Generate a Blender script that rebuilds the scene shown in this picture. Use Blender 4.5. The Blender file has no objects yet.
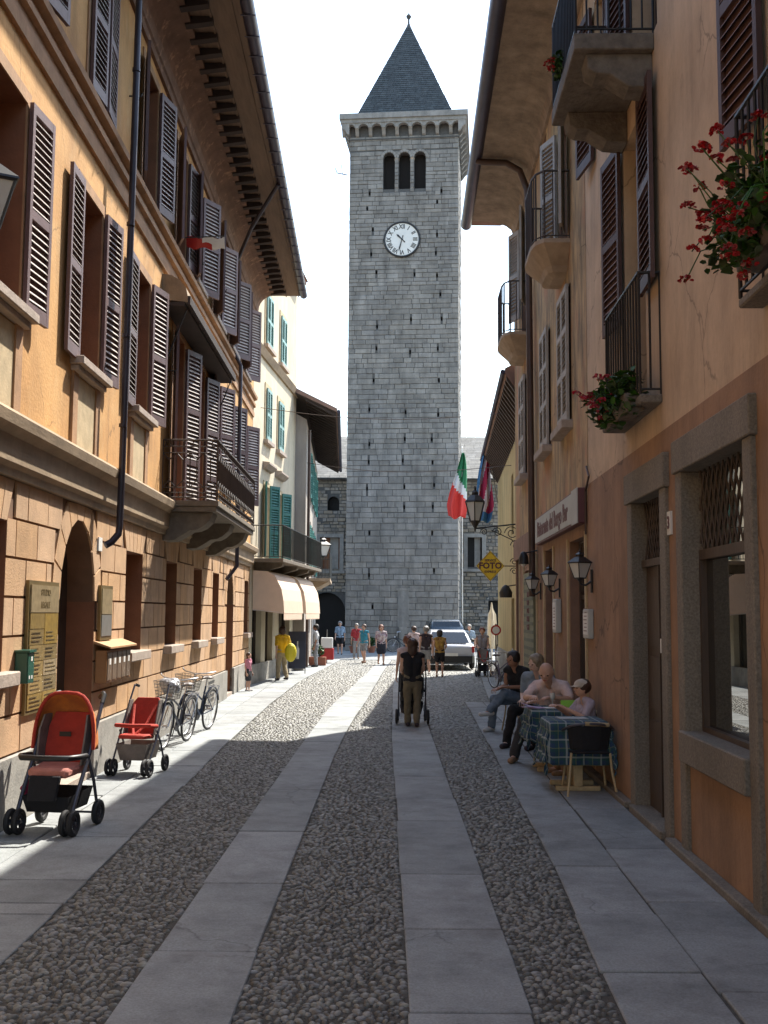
import bpy, bmesh, math, random
import numpy as np
from mathutils import Matrix, Vector
R = math.radians
random.seed(7)
scene = bpy.context.scene
COL = scene.collection

# ------------------------------------------------------------------ helpers
class Frame:
    """wall frame: s along the wall (away from the camera), n out into the street, z up"""
    def __init__(s, P, d, side):
        L = math.hypot(*d); s.P = P; s.d = (d[0]/L, d[1]/L)
        s.nrm = (s.d[1]*side, -s.d[0]*side)
    def __call__(s, a, n, z):
        return (s.P[0]+s.d[0]*a+s.nrm[0]*n, s.P[1]+s.d[1]*a+s.nrm[1]*n, z)
    @property
    def ang(s): return math.atan2(s.d[1], s.d[0])
def place(x, y, z, rz=0, sc=1.0, rx=0, ry=0):
    M = Matrix.Translation((x, y, z)) @ Matrix.Rotation(rz, 4, 'Z') @ Matrix.Rotation(ry, 4, 'Y') @ Matrix.Rotation(rx, 4, 'X') @ Matrix.Scale(sc, 4)
    return lambda a, b, c: tuple(M @ Vector((a, b, c)))
IDENT = lambda a, b, c: (a, b, c)

class MB:
    def __init__(s, fr=None): s.V = []; s.F = []; s.fr = fr or IDENT; s.mi = []; s.m = 0
    def add(s, vs, fs):
        o = len(s.V); s.V += [s.fr(*v) for v in vs]; s.F += [tuple(i+o for i in f) for f in fs]; s.mi += [s.m]*len(fs)
        return s
    def box(s, a0, a1, b0, b1, c0, c1):
        return s.add([(a0,b0,c0),(a1,b0,c0),(a1,b1,c0),(a0,b1,c0),(a0,b0,c1),(a1,b0,c1),(a1,b1,c1),(a0,b1,c1)],
              [(0,3,2,1),(4,5,6,7),(0,1,5,4),(1,2,6,5),(2,3,7,6),(3,0,4,7)])
    def prism(s, poly, lo, hi, axis='n'):
        """poly of 2D points; axis n: poly=(s,z); axis s: poly=(n,z); axis z: poly=(s,n)"""
        f = {'n': lambda p, t: (p[0], t, p[1]), 's': lambda p, t: (t, p[0], p[1]), 'z': lambda p, t: (p[0], p[1], t)}[axis]
        k = len(poly)
        return s.add([f(p, lo) for p in poly]+[f(p, hi) for p in poly],
              [tuple(range(k)), tuple(range(2*k-1, k-1, -1))]+[(i, (i+1) % k, (i+1) % k+k, i+k) for i in range(k)])
    def loft(s, rings, cap=True, closed=True):
        k = len(rings[0]); vs = [p for r in rings for p in r]; fs = []
        for j in range(len(rings)-1):
            for i in range(k if closed else k-1):
                a = j*k+i; b = j*k+(i+1) % k
                fs.append((a, b, b+k, a+k))
        if cap and closed: fs += [tuple(range(k))[::-1], tuple(range((len(rings)-1)*k, len(rings)*k))]
        return s.add(vs, fs)
    def tube(s, pts, r, seg=8, closed=False):
        pts = [Vector(p) for p in pts]; n = len(pts)
        rs = r if isinstance(r, (list, tuple)) else [r]*n
        rings = []; up = Vector((0, 0, 1)); prev = None
        for i, p in enumerate(pts):
            if closed: t = pts[(i+1) % n]-pts[i-1]
            else: t = (pts[min(i+1, n-1)]-pts[max(i-1, 0)])
            t.normalize()
            if prev is None:
                a = t.cross(up)
                if a.length < .05: a = t.cross(Vector((1, 0, 0)))
            else:
                a = prev-t*prev.dot(t)
                if a.length < 1e-4: a = t.cross(up)
            a.normalize(); b = t.cross(a); prev = a
            rings.append([tuple(p+(a*math.cos(q)+b*math.sin(q))*rs[i]) for q in [2*math.pi*k/seg for k in range(seg)]])
        if closed: rings.append(rings[0]); return s.loft(rings, cap=False)
        return s.loft(rings)
    def lathe(s, c, prof, seg=16, axis='z'):
        rings = []
        for r, h in prof:
            ring = []
            for k in range(seg):
                q = 2*math.pi*k/seg; x, y = r*math.cos(q), r*math.sin(q)
                ring.append((c[0]+x, c[1]+y, c[2]+h) if axis == 'z' else (c[0]+h, c[1]+x, c[2]+y) if axis == 'x' else (c[0]+x, c[1]+h, c[2]+y))
            rings.append(ring)
        return s.loft(rings)
    def ell(s, c, r, seg=12, rings=7, M=None):
        rr = []
        for j in range(rings+1):
            ph = math.pi*(j/rings)*.98+.01*math.pi-math.pi/2
            ring = []
            for k in range(seg):
                q = 2*math.pi*k/seg
                v = Vector((r[0]*math.cos(ph)*math.cos(q), r[1]*math.cos(ph)*math.sin(q), r[2]*math.sin(ph)))
                if M: v = M @ v
                ring.append((c[0]+v.x, c[1]+v.y, c[2]+v.z))
            rr.append(ring)
        return s.loft(rr)
    def mesh(s, name, mats, smooth=False, origin=(0, 0, 0), bevel=0):
        me = bpy.data.meshes.new(name)
        me.from_pydata([(v[0]-origin[0], v[1]-origin[1], v[2]-origin[2]) for v in s.V], [], s.F)
        for m in (mats if isinstance(mats, (list, tuple)) else [mats]): me.materials.append(m)
        for p, i in zip(me.polygons, s.mi): p.material_index = i
        bm = bmesh.new(); bm.from_mesh(me)
        bmesh.ops.recalc_face_normals(bm, faces=bm.faces)
        if bevel:
            bmesh.ops.bevel(bm, geom=[e for e in bm.edges if len(e.link_faces) == 2 and e.calc_face_angle(0) > .5], offset=bevel, segments=1, affect='EDGES')
        bm.to_mesh(me); bm.free()
        if smooth: 
            for p in me.polygons: p.use_smooth = True
            try: me.set_sharp_from_angle(angle=R(40))
            except Exception: pass
        return me
    def build(s, name, mats, parent=None, smooth=False, bevel=0, loc=None):
        """one mesh object; vertices relative to the root thing's base (children sit at location 0)"""
        if parent is not None: o_ = root_loc(parent)
        elif loc is not None: o_ = loc
        else:
            A = np.array(s.V); o_ = ((A[:,0].min()+A[:,0].max())/2, (A[:,1].min()+A[:,1].max())/2, A[:,2].min())
        ob = bpy.data.objects.new(name, s.mesh(name, mats, smooth, o_, bevel)); COL.objects.link(ob)
        if parent is not None: ob.parent = parent
        else: ob.location = o_
        return ob
def root_loc(o):
    while o.parent: o = o.parent
    return tuple(o.location)
def tag(o, label=None, cat=None, group=None, kind=None):
    if label: o['label'] = label
    if cat: o['category'] = cat
    if group: o['group'] = group
    if kind: o['kind'] = kind
    return o
def thing(name, label, cat, loc, group=None):
    o = bpy.data.objects.new(name, None); o.empty_display_size = .2; COL.objects.link(o); o.location = loc
    return tag(o, label, cat, group)
def inst(me, name, parent, pos, rz=0, rx=0, ry=0, sc=(1, 1, 1)):
    """a part built from shared mesh data, at a world position under its thing"""
    ob = bpy.data.objects.new(name, me); COL.objects.link(ob)
    if parent is not None:
        ob.parent = parent; b = root_loc(parent)
        q = parent
        off = Vector((0, 0, 0))
        while q.parent: off += Vector(q.location); q = q.parent
        ob.location = (pos[0]-b[0]-off.x, pos[1]-b[1]-off.y, pos[2]-b[2]-off.z)
    else: ob.location = pos
    ob.rotation_euler = (rx, ry, rz); ob.scale = sc
    return ob
def text_mb(mb, txt, size, ext, fn, bold=0.0, align='CENTER', xs=1.0):
    """lettering as real geometry; fn maps text plane (x,y,t) into the frame"""
    cu = bpy.data.curves.new('t', 'FONT'); cu.body = txt; cu.size = size; cu.extrude = ext; cu.offset = bold
    cu.align_x = align; cu.align_y = 'CENTER'; cu.resolution_u = 2
    ob = bpy.data.objects.new('t', cu); COL.objects.link(ob)
    dg = bpy.context.evaluated_depsgraph_get(); me = bpy.data.meshes.new_from_object(ob.evaluated_get(dg))
    mb.add([fn(v.co.x*xs, v.co.y, v.co.z) for v in me.vertices], [tuple(p.vertices) for p in me.polygons])
    bpy.data.objects.remove(ob); bpy.data.curves.remove(cu); bpy.data.meshes.remove(me)

# ------------------------------------------------------------------ materials
def mat(name, col, rough=.8, var=.0, scale=3.0, col2=None, bump=0, bscale=40, metal=0, stretch=(1, 1, 1), island=0, emit=None, spec=None, detail=6, contrast=(.35, .65), coat=0, blotch=None, streak=0, objrand=0, crack=0):
    m = bpy.data.materials.new(name); m.use_nodes = True; nt = m.node_tree; N = nt.nodes; L = nt.links
    b = N['Principled BSDF']; b.inputs['Roughness'].default_value = rough; b.inputs['Metallic'].default_value = metal
    if spec is not None: b.inputs['Specular IOR Level'].default_value = spec
    if coat: b.inputs['Coat Weight'].default_value = coat
    geo = N.new('ShaderNodeNewGeometry')
    mp = N.new('ShaderNodeMapping'); mp.inputs['Scale'].default_value = stretch
    L.new(geo.outputs['Position'], mp.inputs['Vector'])
    out = None
    c1 = (*col, 1); c2 = (*(col2 if col2 else [c*(1-var) for c in col]), 1)
    if var or col2:
        n = N.new('ShaderNodeTexNoise'); n.inputs['Scale'].default_value = scale; n.inputs['Detail'].default_value = detail; n.inputs['Roughness'].default_value = .62
        L.new(mp.outputs[0], n.inputs['Vector'])
        r = N.new('ShaderNodeMapRange'); r.inputs[1].default_value = contrast[0]; r.inputs[2].default_value = contrast[1]
        L.new(n.outputs[0], r.inputs[0])
        mx = N.new('ShaderNodeMix'); mx.data_type = 'RGBA'; mx.inputs[6].default_value = c1; mx.inputs[7].default_value = c2
        L.new(r.outputs[0], mx.inputs[0]); out = mx.outputs[2]
    if blotch:   # (colour, scale, lo, hi, stretch)
        mp2 = N.new('ShaderNodeMapping'); mp2.inputs['Scale'].default_value = blotch[4]; mp2.inputs['Location'].default_value = (3.1, 7.7, 1.3)
        L.new(geo.outputs['Position'], mp2.inputs['Vector'])
        n = N.new('ShaderNodeTexNoise'); n.inputs['Scale'].default_value = blotch[1]; n.inputs['Detail'].default_value = 9; n.inputs['Roughness'].default_value = .7
        L.new(mp2.outputs[0], n.inputs['Vector'])
        r = N.new('ShaderNodeMapRange'); r.inputs[1].default_value = blotch[2]; r.inputs[2].default_value = blotch[3]
        L.new(n.outputs[0], r.inputs[0])
        mx = N.new('ShaderNodeMix'); mx.data_type = 'RGBA'; mx.inputs[7].default_value = (*blotch[0], 1)
        if out is not None: L.new(out, mx.inputs[6])
        else: mx.inputs[6].default_value = c1
        L.new(r.outputs[0], mx.inputs[0]); out = mx.outputs[2]
    if island:
        hs = N.new('ShaderNodeHueSaturation'); 
        if out is not None: L.new(out, hs.inputs['Color'])
        else: hs.inputs['Color'].default_value = c1
        r = N.new('ShaderNodeMapRange'); r.inputs[3].default_value = 1-island; r.inputs[4].default_value = 1+island
        L.new(geo.outputs['Random Per Island'], r.inputs[0]); L.new(r.outputs[0], hs.inputs['Value'])
        wn = N.new('ShaderNodeTexWhiteNoise'); wn.noise_dimensions = '1D'; L.new(geo.outputs['Random Per Island'], wn.inputs['W'])
        r2 = N.new('ShaderNodeMapRange'); r2.inputs[3].default_value = max(0, 1-island*1.2); r2.inputs[4].default_value = 1+island*1.2
        L.new(wn.outputs['Value'], r2.inputs[0]); L.new(r2.outputs[0], hs.inputs['Saturation']); out = hs.outputs[0]
    def mult(out, val):
        mx = N.new('ShaderNodeMix'); mx.data_type = 'RGBA'; mx.blend_type = 'MULTIPLY'; mx.inputs[0].default_value = 1
        if out is not None: L.new(out, mx.inputs[6])
        else: mx.inputs[6].default_value = c1
        L.new(val, mx.inputs[7]); return mx.outputs[2]
    if streak:   # rain streaks and grime patches
        for sc_, st_, lo, hi, k in ((1.0, (2.9, 2.9, .28), .46, .78, streak*.9), (1.0, (1.3, 1.3, .9), .45, .75, streak*.8), (1.0, (34, 34, 12), .5, .8, streak*.5)):
            mp2 = N.new('ShaderNodeMapping'); mp2.inputs['Scale'].default_value = st_; mp2.inputs['Location'].default_value = (sc_*9.1+st_[0], 2.7, 5.3)
            L.new(geo.outputs['Position'], mp2.inputs['Vector'])
            n = N.new('ShaderNodeTexNoise'); n.inputs['Scale'].default_value = sc_; n.inputs['Detail'].default_value = 10; n.inputs['Roughness'].default_value = .68
            L.new(mp2.outputs[0], n.inputs['Vector'])
            r = N.new('ShaderNodeMapRange'); r.inputs[1].default_value = lo; r.inputs[2].default_value = hi; r.inputs[3].default_value = 1; r.inputs[4].default_value = 1-k
            L.new(n.outputs[0], r.inputs[0]); out = mult(out, r.outputs[0])
    if streak and crack:
        mp2 = N.new('ShaderNodeMapping'); mp2.inputs['Scale'].default_value = (1, 1, .8); L.new(geo.outputs['Position'], mp2.inputs['Vector'])
        nz = N.new('ShaderNodeTexNoise'); nz.inputs['Scale'].default_value = 3; nz.inputs['Detail'].default_value = 6; L.new(mp2.outputs[0], nz.inputs['Vector'])
        va = N.new('ShaderNodeVectorMath'); va.operation = 'MULTIPLY_ADD'; va.inputs[1].default_value = (.35, .35, .35); L.new(nz.outputs['Color'], va.inputs[0]); L.new(mp2.outputs[0], va.inputs[2])
        vo = N.new('ShaderNodeTexVoronoi'); vo.feature = 'DISTANCE_TO_EDGE'; vo.inputs['Scale'].default_value = .75; L.new(va.outputs[0], vo.inputs['Vector'])
        r = N.new('ShaderNodeMapRange'); r.inputs[1].default_value = .002; r.inputs[2].default_value = .008; r.inputs[3].default_value = 1-crack; r.inputs[4].default_value = 1; L.new(vo.outputs['Distance'], r.inputs[0])
        n2 = N.new('ShaderNodeTexNoise'); n2.inputs['Scale'].default_value = .6; L.new(mp2.outputs[0], n2.inputs['Vector'])
        r2 = N.new('ShaderNodeMapRange'); r2.inputs[1].default_value = .50; r2.inputs[2].default_value = .56; L.new(n2.outputs[0], r2.inputs[0])
        mm = N.new('ShaderNodeMix'); mm.data_type = 'FLOAT'; mm.inputs[2].default_value = 1; L.new(r2.outputs[0], mm.inputs[0]); L.new(r.outputs[0], mm.inputs[3]); out = mult(out, mm.outputs[0])
    if objrand:
        oi = N.new('ShaderNodeObjectInfo'); r = N.new('ShaderNodeMapRange'); r.inputs[3].default_value = 1-objrand; r.inputs[4].default_value = 1+objrand
        L.new(oi.outputs['Random'], r.inputs[0]); out = mult(out, r.outputs[0])
    if out is not None: L.new(out, b.inputs['Base Color'])
    else: b.inputs['Base Color'].default_value = c1
    if bump:
        n = N.new('ShaderNodeTexNoise'); n.inputs['Scale'].default_value = bscale; n.inputs['Detail'].default_value = 8
        L.new(mp.outputs[0], n.inputs['Vector'])
        bp = N.new('ShaderNodeBump'); bp.inputs['Strength'].default_value = bump; bp.inputs['Distance'].default_value = .02
        L.new(n.outputs[0], bp.inputs['Height']); L.new(bp.outputs[0], b.inputs['Normal'])
    if emit: b.inputs['Emission Color'].default_value = (*emit[0], 1); b.inputs['Emission Strength'].default_value = emit[1]
    return m
M = {}
M['ochre'] = mat('ochre_plaster', (.64, .355, .125), .9, streak=.36, crack=.4, col2=(.53, .275, .09), scale=1.3, bump=.25, bscale=30, blotch=((.62, .40, .18), 2.2, .52, .75, (1, 1, .5)))
M['rust'] = mat('rusticated_plaster', (.58, .36, .195), .9, streak=.3, var=.15, scale=5, bump=.3, bscale=60, island=.06, blotch=((.36, .22, .13), 1.1, .55, .85, (1, 1, 1)))
M['groove'] = mat('groove', (.20, .11, .06), .95, var=.3)
M['trim'] = mat('trim_terracotta', (.46, .26, .13), .85, streak=.3, var=.25, scale=4, bump=.2)
M['trimpale'] = mat('panel_pale', (.54, .42, .25), .9, var=.25, scale=6, bump=.2)
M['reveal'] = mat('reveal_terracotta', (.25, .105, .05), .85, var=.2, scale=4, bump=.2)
M['course'] = mat('course_stone_brown', (.44, .32, .20), .85, streak=.35, var=.3, scale=4, bump=.2, stretch=(1, .3, 1))
M['covepale'] = mat('cove_pale', (.42, .33, .25), .9, streak=.5, var=.3, scale=3, bump=.2)
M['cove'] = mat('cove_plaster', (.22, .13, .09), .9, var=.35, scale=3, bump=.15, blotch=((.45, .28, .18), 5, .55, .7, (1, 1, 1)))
M['soffit'] = mat('soffit_boards', (.23, .165, .12), .9, var=.25, scale=6, stretch=(3, .3, 3))
M['rafter'] = mat('rafter_dark', (.06, .045, .04), .9, var=.3)
M['tile'] = mat('roof_tile', (.30, .17, .12), .9, var=.3, scale=3, island=.2, bump=.3)
M['gutter'] = mat('gutter_metal', (.055, .05, .085), .45, var=.3, metal=.3)
M['pipe'] = mat('pipe_metal', (.05, .04, .05), .45, var=.3, metal=.2)
M['pipebrown'] = mat('pipe_brown', (.10, .06, .045), .5, var=.3, metal=.2)
M['shutter'] = mat('shutter_brown', (.16, .095, .09), .55, objrand=.3, var=.25, scale=6, bump=.1)
M['slat'] = mat('shutter_slat_sunlit', (.60, .52, .46), .6, objrand=.25, streak=.3, var=.25, scale=8)  # pale tone paints the sun glint onto the brown slats
M['shutter_red'] = mat('shutter_dark_red', (.085, .042, .036), .6, var=.25, scale=6)
M['slat_red'] = mat('slat_red_brown', (.20, .10, .075), .6, var=.25, scale=8)
M['shutter_grey'] = mat('shutter_grey', (.42, .38, .34), .7, var=.25, scale=6)
M['slat_grey'] = mat('slat_grey', (.30, .28, .26), .7, var=.25)
M['shutter_green'] = mat('shutter_green', (.05, .22, .19), .6, var=.25, scale=6)
M['shutter_pale'] = mat('shutter_pale_green', (.25, .42, .40), .6, var=.25, scale=6)
M['sill'] = mat('sill_stone', (.42, .34, .28), .85, var=.25, scale=8, bump=.3)
M['granite'] = mat('granite', (.26, .225, .18), .85, streak=.35, col2=(.15, .13, .105), scale=55, bump=.25, bscale=80, detail=4)
M['socle'] = mat('socle_stone', (.38, .36, .32), .9, streak=.35, var=.3, scale=3, bump=.3, blotch=((.25, .24, .22), 9, .5, .7, (1, 1, 1)))
M['glass'] = mat('window_glass', (.015, .018, .02), .04, spec=.8)
M['shopglass'] = mat('shop_glass', (.02, .022, .02), .0, spec=1.0)
M['shopglass'].node_tree.nodes['Principled BSDF'].inputs['IOR'].default_value = 2.2
M['dark'] = mat('dark_interior', (.012, .010, .009), .9)
M['wood'] = mat('dark_wood', (.075, .05, .035), .6, var=.35, scale=6, stretch=(4, 4, .4), bump=.15)
M['woodpale'] = mat('table_wood', (.48, .36, .2), .6, var=.25, scale=6, stretch=(4, 4, 4))
M['iron'] = mat('wrought_iron', (.02, .02, .022), .5, var=.2)
M['rustiron'] = mat('rusted_iron', (.07, .05, .04), .6, var=.3)
M['balcstone'] = mat('balcony_stone', (.20, .165, .125), .9, var=.35, scale=7, bump=.4, bscale=25)
M['concrete'] = mat('rough_concrete', (.19, .165, .14), .95, var=.4, scale=9, bump=.6, bscale=30)
M['palestone'] = mat('pale_corbel', (.44, .33, .23), .9, var=.25, scale=5, bump=.3)
M['cream'] = mat('cream_plaster', (.64, .555, .40), .9, streak=.25, var=.12, scale=2, bump=.15, blotch=((.60, .52, .40), 1.5, .55, .8, (1, 1, .5)))
M['greyplaster'] = mat('grey_plaster', (.42, .37, .32), .9, var=.25, scale=2.5, bump=.2, stretch=(1, 1, .3))
M['yellow'] = mat('yellow_plaster', (.58, .45, .21), .9, streak=.3, var=.25, scale=2, bump=.15, stretch=(1, 1, .3))
M['pink'] = mat('salmon_plaster', (.64, .465, .31), .9, streak=.32, crack=.4, col2=(.52, .37, .24), scale=1.2, bump=.12, bscale=18, blotch=((.38, .28, .20), 1.0, .52, .85, (1, 1, .35)))
M['orange'] = mat('orange_plaster', (.38, .22, .125), .9, streak=.42, crack=.45, col2=(.29, .17, .10), scale=1.6, bump=.15, blotch=((.30, .19, .13), 1.3, .58, .8, (1, 1, .6)))
M['mottled'] = mat('mottled_plaster', (.62, .42, .21), .95, streak=.45, crack=.5, col2=(.27, .20, .12), scale=5, stretch=(1, 1, .3), bump=.5, bscale=25, blotch=((.48, .25, .13), 1.1, .50, .62, (1, 1, .5)))
M['band'] = mat('brown_band', (.28, .17, .12), .9, var=.25, scale=3, bump=.2)
M['tower'] = mat('tower_stone', (.30, .282, .258), .9, streak=.5, col2=(.225, .212, .195), scale=2.2, bump=.6, bscale=14, island=.16, blotch=((.17, .165, .165), .45, .56, .78, (1, 1, .5)))
M['mortar'] = mat('mortar', (.11, .108, .105), .95, var=.25, scale=10, bump=.4)
M['rubble'] = mat('church_stone', (.29, .25, .205), .95, var=.3, scale=4, bump=.6, bscale=14, island=.3)
M['cornice'] = mat('tower_cornice', (.35, .33, .305), .9, streak=.4, var=.22, scale=4, bump=.3)
M['slate'] = mat('spire_slate', (.07, .078, .08), .75, var=.35, scale=5, bump=.5, bscale=12, island=.22)
M['stoneroof'] = mat('stone_roof', (.19, .185, .17), .9, var=.3, scale=3, bump=.4, island=.22)
M['slab'] = mat('granite_slab', (.325, .35, .355), .8, streak=.45, crack=.3, col2=(.245, .257, .258), scale=70, bump=.2, bscale=90, island=.13, detail=5, blotch=((.14, .135, .13), .9, .55, .8, (1, 1, 1)))
M['cobble'] = mat('cobble', (.215, .215, .195), .5, var=.4, scale=20, bump=.2, bscale=60, island=.5)
M['bed'] = mat('cobble_bed', (.10, .095, .082), .95, var=.4, scale=30, bump=.5, bscale=60)
M['ground'] = mat('ground_asphalt', (.09, .09, .085), .95, var=.2, scale=3, bump=.3)
M['bronze'] = mat('bronze_plate', (.40, .285, .12), .4, var=.3, scale=14, metal=.35, island=.25)
M['bronzedark'] = mat('bronze_relief', (.25, .18, .075), .5, var=.3, metal=.6)
M['greenbox'] = mat('green_painted_metal', (.015, .09, .06), .35, var=.15)
M['white'] = mat('white_paint', (.75, .74, .70), .5, var=.08)
M['boxgrey'] = mat('grey_metal', (.28, .27, .25), .45, var=.3, metal=.4)
M['paper'] = mat('paper', (.78, .77, .74), .8, var=.1)
M['black'] = mat('black_plastic', (.014, .014, .016), .45, var=.2)
M['blackfab'] = mat('black_fabric', (.014, .014, .018), .9, var=.3, scale=20, bump=.2)
M['chrome'] = mat('metal_tube', (.6, .6, .62), .3, metal=.9, var=.1)
M['greytube'] = mat('dark_grey_tube', (.09, .09, .11), .4, metal=.5, var=.1)
M['redfab'] = mat('red_fabric', (.50, .045, .025), .8, var=.25, scale=9, bump=.25)
M['orangefab'] = mat('hood_fabric_backlit', (.62, .20, .03), .8, col2=(.42, .12, .03), scale=7, bump=.25)  # orange paints in the light shining through the hood cloth
M['pinkfab'] = mat('pink_seat_pad', (.62, .25, .20), .85, var=.2, scale=9, bump=.2)
M['greyfab'] = mat('grey_fabric', (.22, .19, .17), .9, var=.3, scale=9, bump=.25)
M['rubber'] = mat('tyre_rubber', (.018, .018, .02), .7, var=.2)
M['leaf'] = mat('geranium_leaf', (.045, .11, .022), .6, var=.45, scale=14, island=.35)
M['petal'] = mat('geranium_red', (.48, .018, .025), .6, var=.3, scale=18, island=.25)
M['petalpink'] = mat('geranium_pink', (.55, .06, .10), .6, var=.3, scale=18, island=.25)
M['awning'] = mat('awning_cloth', (.72, .55, .42), .85, var=.08, scale=4)
M['lampglass'] = mat('lantern_glass', (.55, .57, .56), .15, var=.15, spec=.6)
M['signgrey'] = mat('sign_board_grey', (.46, .47, .45), .5, var=.12)
M['signred'] = mat('sign_letters_maroon', (.12, .035, .04), .5, var=.1)
M['signyellow'] = mat('sign_yellow', (.85, .58, .02), .45, var=.08)
M['red'] = mat('red_paint', (.45, .02, .02), .4, var=.1)
M['mirror'] = mat('dark_blue_car', (.03, .05, .07), .25, metal=.3, coat=.6, var=.1)
M['silver'] = mat('white_car_paint', (.50, .52, .57), .25, coat=.8, var=.03)
M['terracotta'] = mat('terracotta_pot', (.32, .12, .07), .8, var=.2)
# ------------------------------------------------------------------ wall builder
def wall_sheet(mb, s0, s1, z0, z1, holes, depth, n=0.0):
    ss = sorted(set([s0, s1]+[min(max(h[k], s0), s1) for h in holes for k in (0, 1)]))
    zs = sorted(set([z0, z1]+[min(max(h[k], z0), z1) for h in holes for k in (2, 3)]))
    for i in range(len(ss)-1):
        for j in range(len(zs)-1):
            cs, cz = (ss[i]+ss[i+1])/2, (zs[j]+zs[j+1])/2
            if any(h[0] < cs < h[1] and h[2] < cz < h[3] for h in holes): continue
            mb.add([(ss[i], n, zs[j]), (ss[i+1], n, zs[j]), (ss[i+1], n, zs[j+1]), (ss[i], n, zs[j+1])], [(0, 1, 2, 3)])
def reveals(mb, h, depth, n=0.0, t=.02):
    a, b, c, d = h[:4]
    for q in ([(a, n, c), (a, n-depth, c), (a, n-depth, d), (a, n, d)], [(b, n, c), (b, n-depth, c), (b, n-depth, d), (b, n, d)],
              [(a, n, d), (b, n, d), (b, n-depth, d), (a, n-depth, d)], [(a, n, c), (b, n, c), (b, n-depth, c), (a, n-depth, c)]):
        mb.add(q, [(0, 1, 2, 3)])
def reveal_part(fr, h, depth, m, parent, n=0.0, nm='reveal'):
    q = MB(fr); reveals(q, h, depth, n); return q.build(nm, m, parent)
def arch_fill(mb, a, b, zs, ztop, n0, n1, k=14):
    """spandrels between a rectangular hole (a..b, up to ztop) and an arch springing at zs"""
    c = (a+b)/2; r = (b-a)/2; ry = ztop-zs
    pts = [(c-r*math.cos(math.pi*i/k), zs+ry*math.sin(math.pi*i/k)) for i in range(k+1)]
    for i in range(k):
        p, q = pts[i], pts[i+1]
        mb.prism([p, q, (q[0], ztop+.001), (p[0], ztop+.001)], n0, n1, 'n')
def body(mb, s0, s1, z0, z1, depth, n=0.0):
    """side, back and top faces of the building behind its facade"""
    mb.add([(s0, n, z0), (s0, -depth, z0), (s0, -depth, z1), (s0, n, z1)], [(0, 1, 2, 3)])
    mb.add([(s1, n, z0), (s1, -depth, z0), (s1, -depth, z1), (s1, n, z1)], [(0, 1, 2, 3)])
    mb.add([(s0, -depth, z0), (s1, -depth, z0), (s1, -depth, z1), (s0, -depth, z1)], [(0, 1, 2, 3)])
    mb.add([(s0, n, z1), (s1, n, z1), (s1, -depth, z1), (s0, -depth, z1)], [(0, 1, 2, 3)])

def shutter_mesh(name, w, h, mf, ms, slat=.068, mids=(.5,), th=.04):
    """louvred leaf: x 0..w from the hinge, y 0..th outwards, z 0..h"""
    mb = MB(); f = .055
    mb.box(0, f, 0, th, 0, h); mb.box(w-f, w, 0, th, 0, h)
    zs = [0]+[h*m for m in mids]+[h]
    for i, z in enumerate(zs):
        a = z if i == 0 else (z-.09 if i == len(zs)-1 else z-.045)
        mb.box(f, w-f, .001, th-.001, a, a+(.13 if i == 0 else .09))
    mb.box(f-.004, w-f+.004, .002, .006, .05, h-.05)  # added backing sheet; its colour stands in for shade between the slats
    mb.m = 1
    for i in range(len(zs)-1):
        a = zs[i]+(.14 if i == 0 else .05); b = zs[i+1]-(.1 if i == len(zs)-2 else .055)
        k = max(2, int((b-a)/slat))
        for j in range(k):
            z = a+(b-a)*(j+.5)/k; q = slat*.27
            mb.add([(f, .0065, z+q), (w-f, .0065, z+q), (w-f, th-.002, z-q), (f, th-.002, z-q),
                    (f, .0065, z+q-.008), (w-f, .0065, z+q-.008), (w-f, th-.002, z-q-.008), (f, th-.002, z-q-.008)],
                   [(0, 1, 2, 3), (4, 7, 6, 5), (0, 4, 5, 1), (3, 2, 6, 7), (0, 3, 7, 4), (1, 5, 6, 2)])
    return mb.mesh(name, [mf, ms])
def put_shutter(me, win, fr, s, z, open_deg, far, side, off=.03, label=None):
    """hinged at s on the wall; open_deg 180 = flat back on the wall; far: leaf swings away from the camera"""
    # direction of the leaf in (s,n): flat back => +s (far) / -s (near)
    a = R(180-open_deg)
    ds, dn = (math.cos(a) if far else -math.cos(a)), math.sin(a)
    wx = fr.d[0]*ds+fr.nrm[0]*dn; wy = fr.d[1]*ds+fr.nrm[1]*dn
    rz = math.atan2(wy, wx)
    # outward face (+y of the leaf) must face the street
    ny = (-math.sin(rz), math.cos(rz)); dot = ny[0]*fr.nrm[0]+ny[1]*fr.nrm[1]
    p = fr(s, off, z)
    o = inst(me, 'shutter', win, p, rz, sc=(1, 1 if dot > 0 else -1, 1))
    return o
def closed_pair(me, w, fr, a, b, z, wd):
    for s, sgn in ((a, 1), (b, -1)):
        p = fr(s, .035, z); rz = math.atan2(fr.d[1]*sgn, fr.d[0]*sgn)
        ny = (-math.sin(rz), math.cos(rz)); dot = ny[0]*fr.nrm[0]+ny[1]*fr.nrm[1]
        inst(me, 'shutter', w, p, rz, sc=((b-a)/2/wd, 1 if dot > 0 else -1, 1))
def glazing(win, fr, a, b, c, d, n, mf, cols=2, rows=2):
    mb = MB(fr); t = .05
    mb.box(a, b, n, n+.05, c, c+t); mb.box(a, b, n, n+.05, d-t, d)
    for i in range(cols+1):
        x = a+(b-a-t)*i/cols; mb.box(x, x+t, n+.001, n+.049, c+t, d-t)
    for j in range(1, rows):
        z = c+(d-c)*j/rows; mb.box(a+t, b-t, n+.003, n+.047, z-.02, z+.02)
    mb.build('frame', mf, win)

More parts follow.
